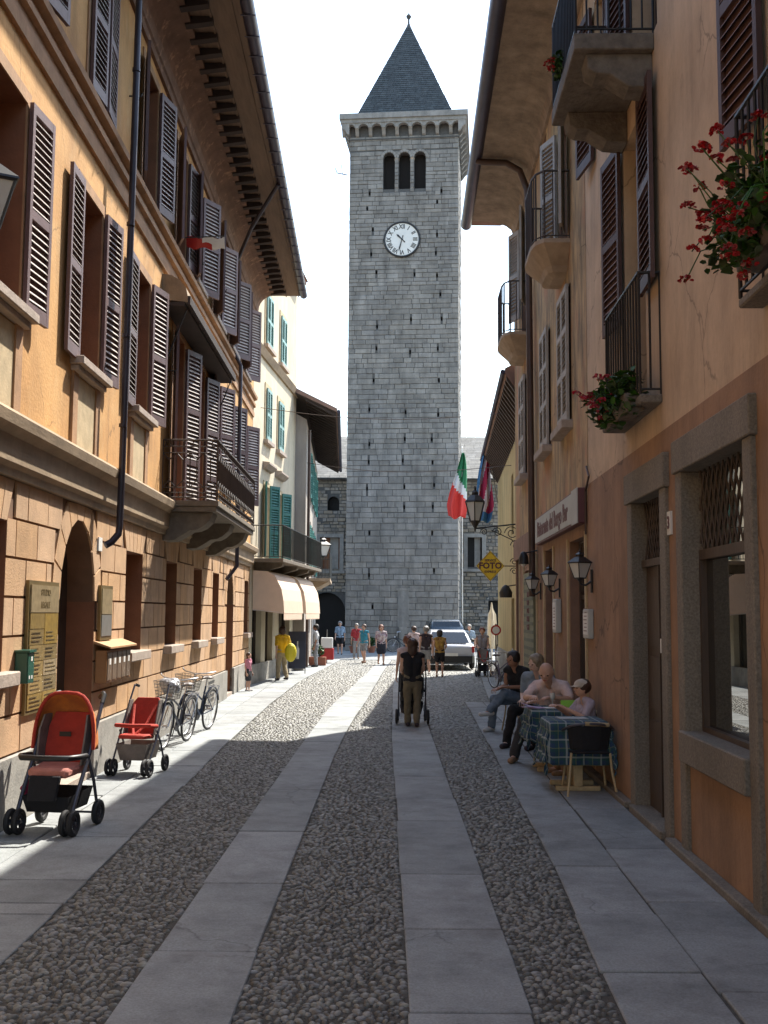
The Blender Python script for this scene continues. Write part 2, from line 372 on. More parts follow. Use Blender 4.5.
# ------------------------------------------------------------------ frames of the street
FL = Frame((-3.22, 0), (-.011, 1), 1)       # ochre building, left
FR = Frame((2.24, 0), (.025, 1), -1)        # salmon and mottled buildings, right
FB = Frame((-3.53, 28.2), (.084, 1), 1)     # cream house
FC = Frame((-2.60, 35.1), (-.035, 1), 1)    # house with the brown roof
F3 = Frame((3.10, 22.62), (.057, 1), -1)    # yellow house on the right

# ================================================================== LEFT OCHRE BUILDING
SA0, SA1 = -6.0, 28.15
A = thing('ochre_building', 'long ochre building on the left with rusticated ground floor, brown louvred shutters and deep eaves', 'building', FL(11, -2, 0))
gf_win = [(13.95, 14.95), (16.7, 17.6), (19.3, 20.2), (21.6, 22.45), (27.0, 27.8), (8.55, 9.35)]
gfw_top, gfw_bot = 2.68, 1.36
f1 = [(5.7, 6.65), (8.45, 9.42), (11.25, 12.2), (13.95, 14.9), (20.9, 21.8), (23.0, 23.9), (25.6, 26.5)]
f1d = [(16.75, 17.75), (18.95, 19.95)]
f2 = [(5.9, 6.85), (8.7, 9.65), (11.4, 12.45), (14.15, 15.1), (16.7, 17.6), (18.4, 19.1), (20.7, 21.7), (23.1, 24.0), (25.4, 26.3)]
arches = [(11.02, 12.42, 2.0, 2.90), (23.75, 24.9, 2.05, 2.88)]
holesA = [(a, b, gfw_bot, gfw_top) for a, b in gf_win]+[(a, b, .0, zt) for a, b, zs, zt in arches]
holesA += [(a, b, 4.6, 6.55) for a, b in f1]+[(a, b, 3.62, 6.42) for a, b in f1d]+[(a, b, 7.75, 9.55) for a, b in f2]
DEP = .34
mb = MB(FL); wall_sheet(mb, SA0, SA1, 3.3, 10.0, [h for h in holesA if h[2] > 3.4], DEP); body(mb, SA0, SA1, 0, 10.4, 9)
mb.build('wall', M['ochre'], A)
mb = MB(FL); wall_sheet(mb, SA0, SA1, 0, 3.3, [h for h in holesA if h[2] < 3.4], DEP, -.018)
for a, b, zs, zt in arches: arch_fill(mb, a, b, zs, zt, -DEP, -.02)
mb.build('ground_floor_wall', M['groove'], A)
# rusticated blocks
mb = MB(FL); rng = random.Random(3)
rows = [(.61+.352*i, .61+.352*(i+1)) for i in range(7)]
g = .012
def arch_cut(a, b, zs, zt, z):
    if z <= zs: return (a, b)
    c = (a+b)/2; ry = zt-zs+.24; r = (b-a)/2+.16
    t = (z-zs)/ry
    return None if t >= 1 else (c-r*math.sqrt(1-t*t), c+r*math.sqrt(1-t*t))
for i, (z0, z1) in enumerate(rows):
    cuts = []
    for a, b in gf_win:
        if z1 > gfw_bot+.02 and z0 < gfw_top-.02: cuts.append((a, b))
        elif z0 >= gfw_top-.06: cuts.append((a-.22, b+.22))
    for a, b, zs, zt in arches:
        c = arch_cut(a, b, zs, zt, (z0+z1)/2)
        if c: cuts.append((c[0]-(.16 if z1 > zs else 0), c[1]+(.16 if z1 > zs else 0)) if z1 > zs else c)
    cuts.sort(); x = SA0; spans = []
    for c in cuts:
        if c[0] > x: spans.append((x, c[0]))
        x = max(x, c[1])
    spans.append((x, SA1))
    L = .62; off = (i % 2)*.31
    for a, b in spans:
        e = [a]+[k*L+off for k in range(-12, 50) if a+.12 < k*L+off < b-.12]+[b]
        for p, q in zip(e[:-1], e[1:]):
            mb.box(p+g, q-g, -.02, .004*rng.random(), z0+g, z1-g)
for a, b in gf_win:                       # splayed lintel stones
    c = (a+b)/2
    for k in range(5):
        x0, x1 = a+(b-a)*k/5, a+(b-a)*(k+1)/5
        u0, u1 = c+(x0-c)*1.42, c+(x1-c)*1.42
        mb.prism([(x0+.008, gfw_top+.01), (x1-.008, gfw_top+.01), (u1-.008, 3.06), (u0+.008, 3.06)], -.02, .004)
for a, b, zs, zt in arches:
    c = (a+b)/2; r = (b-a)/2; ry = zt-zs
    for k in range(9):
        q0, q1 = math.pi*(k+.04)/9, math.pi*(k+.96)/9
        P = lambda q, e, f: (c-(r+e)*math.cos(q), min(zs+(ry+f)*math.sin(q), 3.06))
        mb.prism([P(q0, 0, 0), P(q1, 0, 0), P(q1, .28, .3), P(q0, .28, .3)], -.02, .002)
mb.build('rusticated_blocks', M['rust'], A)
# socle
mb = MB(FL)
x = SA0
for a, b in sorted([(a, b) for a, b, _, _ in arches])+[(SA1, SA1+1)]:
    mb.box(x, a, -.05, .05, 0, .6); x = b
mb.build('socle', M['socle'], A)
gr = MB(FL).box(20.98, 21.77, .05, .054, .12, .56).build('cellar_grille', M['socle'], A)
for k in range(5): MB(FL).box(21.0, 21.75, .054, .058, .14+k*.085, .19+k*.085).build('slot', M['black'], gr)
# string courses and cove
mb = MB(FL)
mb.prism([(-.02, 3.07), (.05, 3.07), (.06, 3.14), (.10, 3.18), (.11, 3.40), (.20, 3.46), (.22, 3.55), (.20, 3.58), (-.02, 3.60)], SA0, SA1, 's')
mb.build('string_course', M['course'], A)
mb = MB(FL)
mb.prism([(-.02, 7.08), (.04, 7.08), (.045, 7.2), (.025, 7.21), (.025, 7.33), (.08, 7.35), (.085, 7.42), (.04, 7.44), (.04, 7.52), (.12, 7.55), (.13, 7.62), (-.02, 7.64)], SA0, SA1, 's')
mb.build('string_course', M['trim'], A)
mb = MB(FL)
pr = [(-.02, 9.82), (.05, 9.82), (.06, 9.92), (.09, 9.94), (.10, 10.0)]+[(.10+.42*(1-math.cos(t)), 10.0+.42*math.sin(t)) for t in [R(a) for a in (15, 30, 45, 60, 75, 90)]]+[(.52, 10.5), (-.02, 10.5)]
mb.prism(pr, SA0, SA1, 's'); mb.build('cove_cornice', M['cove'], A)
# eaves
EV = lambda s: 1.42-.006*(s-14)
mb = MB(FL); mb.prism([(SA0, .4), (SA1+.35, .4), (SA1+.35, EV(SA1)-.1), (SA0, EV(SA0)-.1)], 10.52, 10.56, 'z')
mb.box(SA0, SA1+.35, .8, .83, 10.495, 10.52); mb.box(SA0, SA1+.35, 1.14, 1.17, 10.495, 10.52); mb.build('soffit', M['soffit'], A)
s = SA0+.05
while s < SA1+.2:
    if s > 6: MB(FL).prism([(.44, 10.38), (.84, 10.44), (.84, 10.515), (.44, 10.515)], s, s+.13, 's').build('rafter_end', M['rafter'], A)
    s += .44
mb = MB(FL)
mb.prism([(1.2, 10.575), (1.35, 10.575), (-4.5, 12.6), (-10, 10.57), (-10, 10.4), (-4.5, 12.3), (.3, 10.565)], SA0, SA1+.35, 's')
roofA = mb.build('roof', M['tile'], A)
mb = MB(FL); n = 10
ring = lambda s: [(s, EV(s)+.10*math.cos(q)-.04, 10.53+.10*math.sin(q)) for q in [math.pi+math.pi*i/n for i in range(n+1)]]+[(s, EV(s)+.09*math.cos(q)-.04, 10.535+.09*math.sin(q)) for q in [2*math.pi-math.pi*i/n for i in range(n+1)]]
mb.loft([ring(SA0), ring(SA1+.3)]); mb.build('gutter', M['gutter'], roofA, smooth=True)
for k in range(34, 60):
    s = SA0+k*.57; MB(FL).box(s, s+.025, EV(s)-.15, EV(s)+.068, 10.418, 10.428).build('gutter_bracket', M['gutter'], roofA)
# windows upstairs
sh_f1 = shutter_mesh('shutter_tall', .5, 2.0, M['shutter'], M['slat'], mids=(.48,))
sh_f2 = shutter_mesh('shutter_medium', .5, 1.82, M['shutter'], M['slat'], mids=(.5,))
sh_d = shutter_mesh('shutter_door', .5, 2.75, M['shutter'], M['slat'], mids=(.3, .62))
def a_window(a, b, c, d, shm, near, far, sill=True, panel=False, arcs=True):
    w = MB(FL).box(a, b, -DEP-.02, -DEP+.01, c, d).build('window', M['glass'], A)
    glazing(w, FL, a, b, c, d, -DEP+.012, M['wood'], 2, 2)
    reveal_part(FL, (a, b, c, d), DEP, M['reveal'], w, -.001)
    if arcs:
        m_ = MB(FL); m_.box(a-.10, a, 0, .018, c, d+.12); m_.box(b, b+.10, 0, .018, c, d+.12); m_.box(a, b, 0, .018, d, d+.12)
        m_.build('surround', M['trim'], w)
    if sill:
        m_ = MB(FL); m_.box(a-.16, b+.16, -.1, .15, c-.09, c); m_.box(a-.12, b+.12, -.02, .09, c-.15, c-.09); m_.build('sill', M['sill'], w, bevel=.008)
    if panel:
        m_ = MB(FL); m_.box(a-.08, a+.10, 0, .03, 3.6, c-.15); m_.build('apron_strip', M['trim'], w); m_ = MB(FL); m_.box(b-.10, b+.08, 0, .03, 3.6, c-.15); m_.build('apron_strip', M['trim'], w)
        MB(FL).box(a+.10, b-.10, 0, .012, 3.62, c-.17).build('apron_panel', M['trimpale'], w)
    if near: put_shutter(shm, w, FL, a-.02, c-.03, near, False, 1)
    if far: put_shutter(shm, w, FL, b+.02, c-.03, far, True, 1)
    return w
for i, (a, b) in enumerate(f1): a_window(a, b, 4.6, 6.55, sh_f1, (176, 178, 179, 178, 168, 165, 165)[i], (170, 174, 172, 166, 152, 150, 148)[i], panel=True)
for i, (a, b) in enumerate(f1d): a_window(a, b, 3.62, 6.42, sh_d, 165, 160, sill=False)
for i, (a, b) in enumerate(f2):
    if i == 2: a_window(a, b, 7.75, 9.55, sh_f2, 4, 4, sill=False)
    else: a_window(a, b, 7.75, 9.55, sh_f2, (170, 168, 0, 165, 160, 160, 150, 150, 150)[i], (170, 170, 0, 165, 172, 150, 150, 146, 146)[i], sill=i > 4)
for a, b in gf_win:
    w = MB(FL).box(a, b, -DEP-.02, -DEP+.01, gfw_bot, gfw_top).build('window', M['glass'], A)
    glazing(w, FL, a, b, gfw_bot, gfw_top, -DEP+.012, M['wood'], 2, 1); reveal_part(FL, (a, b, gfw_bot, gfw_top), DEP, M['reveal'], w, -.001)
    m_ = MB(FL); m_.box(a-.08, b+.14, -.2, .13, gfw_bot-.12, gfw_bot+.005); m_.build('sill', M['sill'], w, bevel=.01)
for a, b, zs, zt in arches:
    d_ = MB(FL).box(a, b, -DEP-.03, -DEP+.02, 0, zt).build('door', M['wood'], A)
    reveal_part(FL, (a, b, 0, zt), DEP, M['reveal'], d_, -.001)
    for k in range(2):
        for j in range(3):
            x0 = a+.1+k*(b-a)/2; MB(FL).box(x0, x0+(b-a)/2-.2, -DEP+.02, -DEP+.04, .2+j*.85, .9+j*.85).build('door_panel', M['wood'], d_)
    MB(FL).box(a-.03, b+.03, -.3, .02, -.02, .07).build('threshold', M['sill'], d_)
# balcony
BS0, BS1, BN = 16.15, 21.3, .84
bal = MB(FL); bal.box(BS0, BS1, 0, BN+.03, 3.50, 3.585); bal.box(BS0+.03, BS1-.03, 0, BN, 3.42, 3.50)
bal = bal.build('balcony', M['balcstone'], A, bevel=.008)
cp = [(.0, 2.98), (.18, 2.99), (.30, 3.06), (.42, 3.14), (.52, 3.15), (.62, 3.2), (.72, 3.29), (.76, 3.40), (.76, 3.419), (0, 3.419)]
for s in (16.3, 18.45, 20.6): MB(FL).prism(cp, s, s+.5, 's').build('corbel', M['balcstone'], bal, bevel=.006)
def railing(fr, path, z0, z1, parent, step=.11, m='iron', fancy=True, r=.009):
    mb = MB(fr)
    for p, q in zip(path[:-1], path[1:]):
        L = math.hypot(q[0]-p[0], q[1]-p[1]); k = max(1, round(L/step)); u = lambda t: (p[0]+(q[0]-p[0])*t, p[1]+(q[1]-p[1])*t)
        bar = lambda t0, za, t1, zb, rr=r: mb.tube([(*u(t0), za), (*u(t1), zb)], rr, 5)
        bar(0, z1, 1, z1, .016); bar(0, z0+.05, 1, z0+.05, .011)
        bar(0, z0, 0, z1, .014)
        if fancy:
            bar(0, z1-.1, 1, z1-.1); bar(0, z0+.2, 1, z0+.2); bar(0, z1-.2, 1, z1-.2); bar(0, z0+.12, 1, z0+.12)
            kk = max(1, round(L/.22))
            for i in range(kk):
                t0, t1 = i/kk, (i+1)/kk; tm = (t0+t1)/2
                bar(t0, z0+.2, t0, z1-.2); bar(t0, z1-.2, tm, z1-.31); bar(t1, z1-.2, tm, z1-.31); bar(t0, z0+.2, tm, z0+.31); bar(t1, z0+.2, tm, z0+.31)
                bar(tm, z0+.31, tm, z1-.31)
                for zz in (z0+.05, z1-.1): bar(t0+.2/kk, zz, t0+.2/kk, zz+.09); bar(t0+.6/kk, zz, t0+.6/kk, zz+.09)
        else:
            for i in range(1, k): bar(i/k, z0+.05, i/k, z1)
    q = path[-1]; mb.tube([(*q, z0), (*q, z1)], .014, 5)
    return mb.build('railing', M[m], parent)
railing(FL, [(BS0+.03, 0), (BS0+.03, BN), (BS1-.03, BN), (BS1-.03, 0)], 3.585, 4.52, bal, m='rustiron')
# canopy over the balcony doors
mb = MB(FL)
pc = [(0, 6.55)]+[(.36+.04*math.sin(t)-.36*(1-math.cos(t)) if False else .40*math.sin(t), 6.62+.36*math.cos(t)) for t in [R(a) for a in (90, 70, 50, 30, 12, 0)]]+[(0, 7.0)]
pc = [(0, 6.60), (.40, 6.56), (.40, 6.64), (.37, 6.78), (.28, 6.9), (.14, 6.98), (0, 7.0)]
mb.prism(pc, 15.75, 21.2, 's'); can = mb.build('canopy', M['course'], A)
mb = MB(FL)
for k in range(50): mb.box(15.76+k*.109, 15.84+k*.109, .38, .44, 6.53, 6.66)
mb.box(15.74, 21.22, .02, .36, 6.50, 6.56); mb.build('canopy_edge', M['rafter'], can)
for q in (15.9, 21.0): MB(FL).tube([(q, .03, 5.6), (q+.05, .35, 6.5)], .012, 6).build('stay_rod', M['iron'], can)
# downpipes
mb = MB(FL); mb.tube([(12.72, .24, 10.3), (12.66, .24, 7.3), (12.56, .24, 3.6), (12.52, .24, 2.90), (12.50, .235, 2.80), (12.44, .17, 2.70), (12.40, .11, 2.66)], .042, 10)
for z in (9.6, 8.6, 6.6, 5.2, 4.1): mb.tube([(12.5+.03*(z-2.8), .24, z-.02), (12.5+.03*(z-2.8), .24, z+.02)], .050, 10)
mb.build('downpipe', M['pipe'], A, smooth=True)
mb = MB(FL); mb.tube([(20.6, 1.28, 10.42), (21.9, .62, 10.02), (23.3, .12, 9.7), (23.45, .08, 9.4), (23.45, .08, 7.7), (23.5, .24, 7.4), (23.5, .24, 2.9), (23.3, .05, 2.6)], .045, 8)
mb.build('downpipe', M['pipe'], A, smooth=True)
for s, z in ((13.35, 8.6), (16.2, 5.6), (18.2, 8.5), (18.6, 8.1), (21.5, 8.5), (20.3, 8.6), (26.5, 8.3)): MB(FL).tube([(s, 0, z), (s, .16, z), (s, .17, z+.04)], .012, 5).build('wall_hook', M['iron'], A)
MB(FL).box(12.46, 12.62, 0, .02, 2.60, 2.76).build('house_number_plate', M['white'], A)
# ================================================================== CREAM HOUSE
B = thing('cream_house', 'narrow cream house with green shutters, long balcony and shop awnings, after the ochre building', 'house', FB(3.3, -1, 0))
BL = 6.85; HB = 12.9
b3 = [(1.45, 2.35), (3.75, 4.6)]
holesB = [(a, b, 9.45, 10.95) for a, b in b3]+[(1.65, 2.35, 6.75, 8.25), (3.55, 4.35, 6.75, 8.25), (1.65, 2.35, 3.42, 5.45), (3.55, 4.35, 3.42, 5.45)]
holesB += [(.35, 1.6, .15, 2.6), (2.2, 3.3, 0, 2.55), (4.3, 6.2, .5, 2.55)]
mb = MB(FB); wall_sheet(mb, 0, BL, 0, HB, holesB, .2); body(mb, 0, BL, 0, HB, 8)
mb.build('wall', M['cream'], B)
MB(FB).prism([(0, 9.0), (.06, 9.0), (.10, 9.10), (.14, 9.2), (0, 9.22)], 0, BL, 's').build('string_course', M['course'], B)
mb = MB(FB); mb.box(-.1, BL+.1, -8, .28, HB, HB+.1); mb.prism([(.34, HB+.101), (-4, HB+1.6), (-8, HB+.101)], -.1, BL+.1, 's'); mb.build('roof', M['tile'], B)
MB(FB).box(0, BL, 0, .05, 0, .5).build('socle', M['socle'], B)
sh_b = shutter_mesh('shutter_green_s', .42, 1.5, M['shutter_pale'], M['shutter_green'], slat=.07)
sh_bd = shutter_mesh('shutter_green_l', .42, 2.1, M['shutter_green'], M['shutter_green'], slat=.07, mids=(.35, .7))
for (a, b, c, d) in holesB[:6]:
    w = MB(FB).box(a, b, -.24, -.2, c, d).build('window', M['glass'], B)
    glazing(w, FB, a, b, c, d, -.199, M['white'], 2, 2); reveal_part(FB, (a, b, c, d), .22, M['cream'], w, -.001)
    m_ = MB(FB); m_.box(a-.14, b+.14, 0, .025, d, d+.14); m_.box(a-.14, a, 0, .025, c, d); m_.box(b, b+.14, 0, .025, c, d); m_.build('surround', M['trimpale'], w)
    if c > 6: 
        MB(FB).box(a-.2, b+.2, -.05, .13, c-.1, c).build('sill', M['sill'], w)
        closed_pair(sh_b, w, FB, a, b, c, .42)
    else:
        MB(FB).prism([(0, d+.45), (.08, d+.47), (.2, d+.58), (.2, d+.63), (0, d+.66)], a-.25, b+.25, 's').build('hood_moulding', M['sill'], w)
        put_shutter(sh_bd, w, FB, a, c, 165, False, 1); put_shutter(sh_bd, w, FB, b, c, 150, True, 1)
for (a, b, c, d) in holesB[6:]:
    w = MB(FB).box(a, b, -.24, -.2, c, d).build('shop_window', M['glass'], B)
    glazing(w, FB, a, b, c, d, -.199, M['wood'], 2, 1); reveal_part(FB, (a, b, c, d), .22, M['cream'], w, -.001)
bal = MB(FB); bal.box(.1, 7.3, 0, .86, 3.22, 3.32); bal = bal.build('balcony', M['balcstone'], B, bevel=.01)
for s in (.5, 2.9, 5.0, 6.4): MB(FB).prism([(0, 2.9), (.3, 2.98), (.5, 3.05), (.75, 3.12), (.78, 3.219), (0, 3.219)], s, s+.3, 's').build('corbel', M['balcstone'], bal, bevel=.006)
railing(FB, [(.12, 0), (.12, .84), (7.28, .84), (7.28, 0)], 3.32, 4.2, bal, fancy=False, step=.12)
def awning(s0, s1, label, group='shop awnings'):
    t = thing('shop_awning', label, 'awning', FB((s0+s1)/2, .4, 1.8), group)
    pr = [(.03, 3.0), (.42, 2.98), (.62, 2.86), (.80, 2.52), (.86, 2.2), (.885, 1.86)]
    mb = MB(FB)
    for p, q in zip(pr[:-1], pr[1:]):
        mb.prism([p, q, (q[0]-.012, q[1]-.012), (p[0]-.012, p[1]-.012)], s0, s1, 's')
    for s in (s0, s1): mb.prism([(.03, 1.95)]+[(p[0]-.006, p[1]-.01) for p in pr], s-.004, s+.004, 's')
    mb.build('canvas', M['awning'], t)
    mb = MB(FB)
    for k in range(int((s1-s0)/.2)):
        a = s0+k*.2; mb.prism([(a, 1.87), (a+.2, 1.87), (a+.2, 1.72), (a+.15, 1.68), (a+.05, 1.68), (a, 1.72)], .872, .880, 'n')
    mb.build('valance', M['awning'], t)
    mb = MB(FB); mb.tube([(s0, .03, 1.95), (s0, .87, 1.88), (s1, .87, 1.88), (s1, .03, 1.95)], .014, 6); mb.build('frame', M['chrome'], t)
awning(.25, 3.4, 'nearer cream awning over the shop front beside the ochre building')
awning(4.0, 6.9, 'farther cream awning just past the first one')
# ---------------------------------------------------------------- house with brown roof
C = thing('roofed_house', 'grey and cream house with an overhanging brown timber roof next to the cream house', 'house', FC(6, -1, 0))
CLn = 13.5
holesC = [(a, a+.8, c, d) for a in (2, 4.6, 7.2, 9.8) for c, d in ((5.9, 7.5), (3.3, 5.3), (0, 2.4))]
mb = MB(FC); wall_sheet(mb, 0, CLn, 0, 8.3, holesC, .2); body(mb, 0, CLn, 0, 8.3, 7)
mb.prism([(0, 8.3), (-3.5, 10.2), (-7, 8.3)], .001, .02, 's'); mb.prism([(0, 8.3), (-3.5, 10.2), (-7, 8.3)], CLn-.02, CLn, 's')
mb.build('wall', M['greyplaster'], C)
sh_c = shutter_mesh('shutter_c', .4, 1.6, M['shutter_green'], M['shutter_green'], slat=.08)
for i, h in enumerate(holesC):
    w = MB(FC).box(h[0], h[1], -.22, -.2, h[2], h[3]).build('window' if h[2] > 1 else 'shop_door', M['glass'], C)
    glazing(w, FC, *h, -.199, M['wood'], 2, 1); reveal_part(FC, h, .2, M['greyplaster'], w, -.001)
    if h[2] > 1:
        put_shutter(sh_c, w, FC, h[0], h[2]+.1, 176, False, 1); put_shutter(sh_c, w, FC, h[1], h[2]+.1, 174, True, 1)
mb = MB(FC)
mb.prism([(1.02, 8.42), (1.02, 8.55), (-3.5, 10.75), (-8, 8.55), (-8, 8.42), (-3.5, 10.55)], -.75, CLn+.5, 's'); rf = mb.build('roof', M['tile'], C)
s = -.7
while s < CLn+.4: MB(FC).prism([(.96, 8.30), (.96, 8.44), (-.02, 8.95), (-.02, 8.80)], s, s+.1, 's').build('rafter', M['rafter'], rf); s += .55
mb = MB(FC); mb.prism([(.98, 8.405), (.98, 8.42), (-3.5, 10.54), (-3.5, 10.52)], -.74, CLn+.49, 's'); mb.build('soffit_boards', M['wood'], rf)
mb = MB(FC); mb.tube([(-.72, 1.07, 8.45), (CLn+.4, 1.07, 8.43)], .06, 8); mb.build('gutter', M['gutter'], rf)
mb = MB(FC); mb.tube([(.3, .09, 8.0), (.3, .09, .1)], .05, 8); mb.build('downpipe', M['pipebrown'], C)
bal = MB(FC).box(2.6, 7.2, 0, .8, 3.0, 3.1).build('balcony', M['palestone'], C)
MB(FC).prism([(0, 2.7), (.4, 2.8), (.75, 2.999), (0, 2.999)], 3, 6.8, 's').build('corbel', M['palestone'], bal)
railing(FC, [(2.65, 0), (2.65, .78), (7.15, .78), (7.15, 0)], 3.1, 4.0, bal, fancy=False, step=.14)
# antenna
mb = MB(); mb.tube([(-3.1, 31.8, 13.5), (-3.1, 31.8, 15.0)], .02, 6)
# television aerial standing on the brown roof
mb = MB(FC); mb.tube([(.6, -.9, 9.1), (.6, -.9, 10.35)], .018, 6)
for k in range(6): mb.tube([(.6, -1.2+k*.12, 10.25), (.6, -1.2+k*.12, 10.45)], .008, 4)
mb.tube([(.6, -1.25, 10.35), (.6, -.5, 10.35)], .012, 5)
tag(mb.build('roof_aerial', M['boxgrey']), 'thin television aerial on the brown roof edge against the white sky', 'aerial')

# ================================================================== masonry faces
def masonry(mb, fr, s0, s1, z0, z1, holes, hfun, lr, rng, prot=.014, gap=.017, thick=.1, taper=None):
    z = z0; i = 0
    while z < z1-.02:
        h = hfun(z)*rng.uniform(.85, 1.15); zt = min(z+h, z1)
        if z1-zt < .08: zt = z1
        a0, a1 = (s0, s1) if not taper else taper((z+zt)/2)
        x = a0-rng.random()*lr[1]*.8; spans = []; cuts = sorted((hh[0], hh[1]) for hh in holes if hh[2] < zt-.01 and hh[3] > z+.01); c0 = a0
        for c in cuts:
            if c[0] > c0: spans.append((c0, min(c[0], a1)))
            c0 = max(c0, c[1])
        if c0 < a1: spans.append((c0, a1))
        for (u, v) in spans:
            x = u; first = True
            while x < v-1e-3:
                w = rng.uniform(*lr)*(rng.random()*.6+.4 if first else 1); first = False
                y = min(x+w, v)
                if v-y < lr[0]*.5: y = v
                p = rng.uniform(-prot, prot)
                ga, gb, gc, gd = [gap*rng.uniform(.25, .85) for _ in range(4)]; ch = .008+.014*rng.random()
                bx = [(x+ga, z+gc), (y-gb, z+gc+rng.uniform(-.3, .3)*gap), (y-gb, zt-gd), (x+ga, zt-gd+rng.uniform(-.3, .3)*gap)]
                cxm, czm = (x+y)/2, (z+zt)/2; inr = [(q[0]+(ch if q[0] < cxm else -ch), q[1]+(ch if q[1] < czm else -ch)) for q in bx]
                mb.loft([[(q[0], -thick, q[1]) for q in bx], [(q[0], p-ch*.8, q[1]) for q in bx], [(q[0], p+rng.uniform(-.004, .004), q[1]) for q in inr]])
                x = y
        z = zt; i += 1

# ------------------------------------------------------------------ TOWER
TW = 5.62; ta = R(5.6); ct, st = math.cos(ta), math.sin(ta)
T0 = (-1.90, 53.25)
FT = Frame(T0, (ct, -st), 1)      # s along the front; n toward us must be (-st,-ct)
if FT.nrm[1] > 0: FT = Frame(T0, (ct, -st), -1)
TH = 27.35; SPB = 25.15
T = thing('clock_tower', 'tall square grey stone bell tower with clock, triple belfry arches and pointed slate spire', 'tower', FT(TW/2, -TW/2, 0))
bf = [(1.74, 2.34), (2.54, 3.14), (3.34, 3.94)]     # belfry openings
put = []
rng = random.Random(11)
for z, ss in ((1.9,(1.3,)),(23.3,(1.0,)),(23.3,(4.7,)),(22.6,(1.0,)),(22.7,(4.4,)),(21.2,(1.05,)),(21.2,(4.45,)),(20.3,(1.1,)),(20.3,(4.5,)),(19.0,(1.4,3.3,4.5)),(18.0,(1.8,3.3,4.6)),(16.5,(1.5,3.2,4.6)),(15.0,(1.5,3.0,4.5)),(13.6,(1.4,3.0,4.7)),(11.9,(1.2,2.9,4.5)),(10.3,(1.2,2.95,4.3)),(9.2,(1.1,2.9,4.35)),(8.2,(1.05,2.85,4.4)),(6.9,(1.25,2.85,4.4)),(5.9,(1.2,4.15)),(4.9,(2.6,)),(3.7,(1.1,4.5))):
    for s in ss:
        if rng.random() < .9: put.append((s+rng.uniform(-.14, .14), z+rng.uniform(-.22, .22)))
hT = [(a, b, 23.62, 25.62-.02) for a, b in bf]
hputT = [(s, s+.09, z, z+.20) for s, z in put]
mb = MB(FT); mb.box(.09, TW-.09, -TW+.09, -.5, 0, TH); mb.build('core', M['mortar'], T)
mb = MB(FT); wall_sheet(mb, .02, TW-.02, 0, TH, hT+hputT, .5, -.035)
for h in hT: reveals(mb, h, .46, -.035)
for a, b in bf: arch_fill(mb, a, b, 25.3, 25.6, -.4, -.034)
mb.build('mortar_bed', M['mortar'], T)
hf = lambda z: .31 if z < 9 else (.26 if z < 18 else .225)
mb = MB(FT)
masonry(mb, FT, 0, TW, 0, 25.66, hT+hputT, hf, (.3, 1.05), random.Random(5))
masonry(mb, FT, 0, TW, 25.72, TH-.9, [], hf, (.35, 1.0), random.Random(6))
mb.build('front_masonry', M['tower'], T)
for nm, P, d, sd in (('side_masonry', FT(TW, 0, 0), (FT.nrm[0]*-1, FT.nrm[1]*-1), 1), ('side_masonry', FT(0, 0, 0), (FT.nrm[0]*-1, FT.nrm[1]*-1), -1)):
    F_ = Frame(P[:2], d, sd)
    # outward normal must point away from the tower centre
    cx_, cy_, _ = FT(TW/2, -TW/2, 0); q = F_(TW/2, 1, 0); q0 = F_(TW/2, 0, 0)
    if math.hypot(q[0]-cx_, q[1]-cy_) < math.hypot(q0[0]-cx_, q0[1]-cy_): F_ = Frame(P[:2], d, -sd)
    mb = MB(F_); masonry(mb, F_, .05, TW, 0, TH-.9, [], hf, (.4, 1.2), random.Random(9)); mb.build(nm, M['tower'], T)
for s, z in put: MB(FT).box(s, s+.09, -.4, -.30, z, z+.20).build('putlog_hole', M['dark'], T)
for a, b in bf: MB(FT).box(a, b, -.52, -.49, 23.62, 25.6).build('belfry_opening', M['dark'], T)
mb = MB(FT)
for s in (2.44, 3.24): mb = MB(FT); mb.lathe((s, -.12, 23.62), [(.11, 0), (.11, .1), (.07, .14), (.065, 1.35), (.075, 1.45), (.12, 1.55), (.13, 1.66)], 10); mb.build('belfry_column', M['palestone'], T, smooth=True)
for a, b in bf:
    c = (a+b)/2; mb = MB(FT)
    for k in range(7):
        q0, q1 = math.pi*k/7+.02, math.pi*(k+1)/7-.02
        P = lambda q, e: (c-(.3+e)*math.cos(q), 25.3+(.3+e)*math.sin(q))
        mb.prism([P(q0, 0), P(q1, 0), P(q1, .13), P(q0, .13)], -.1, .02)
    mb.build('belfry_arch', M['cornice'], T)
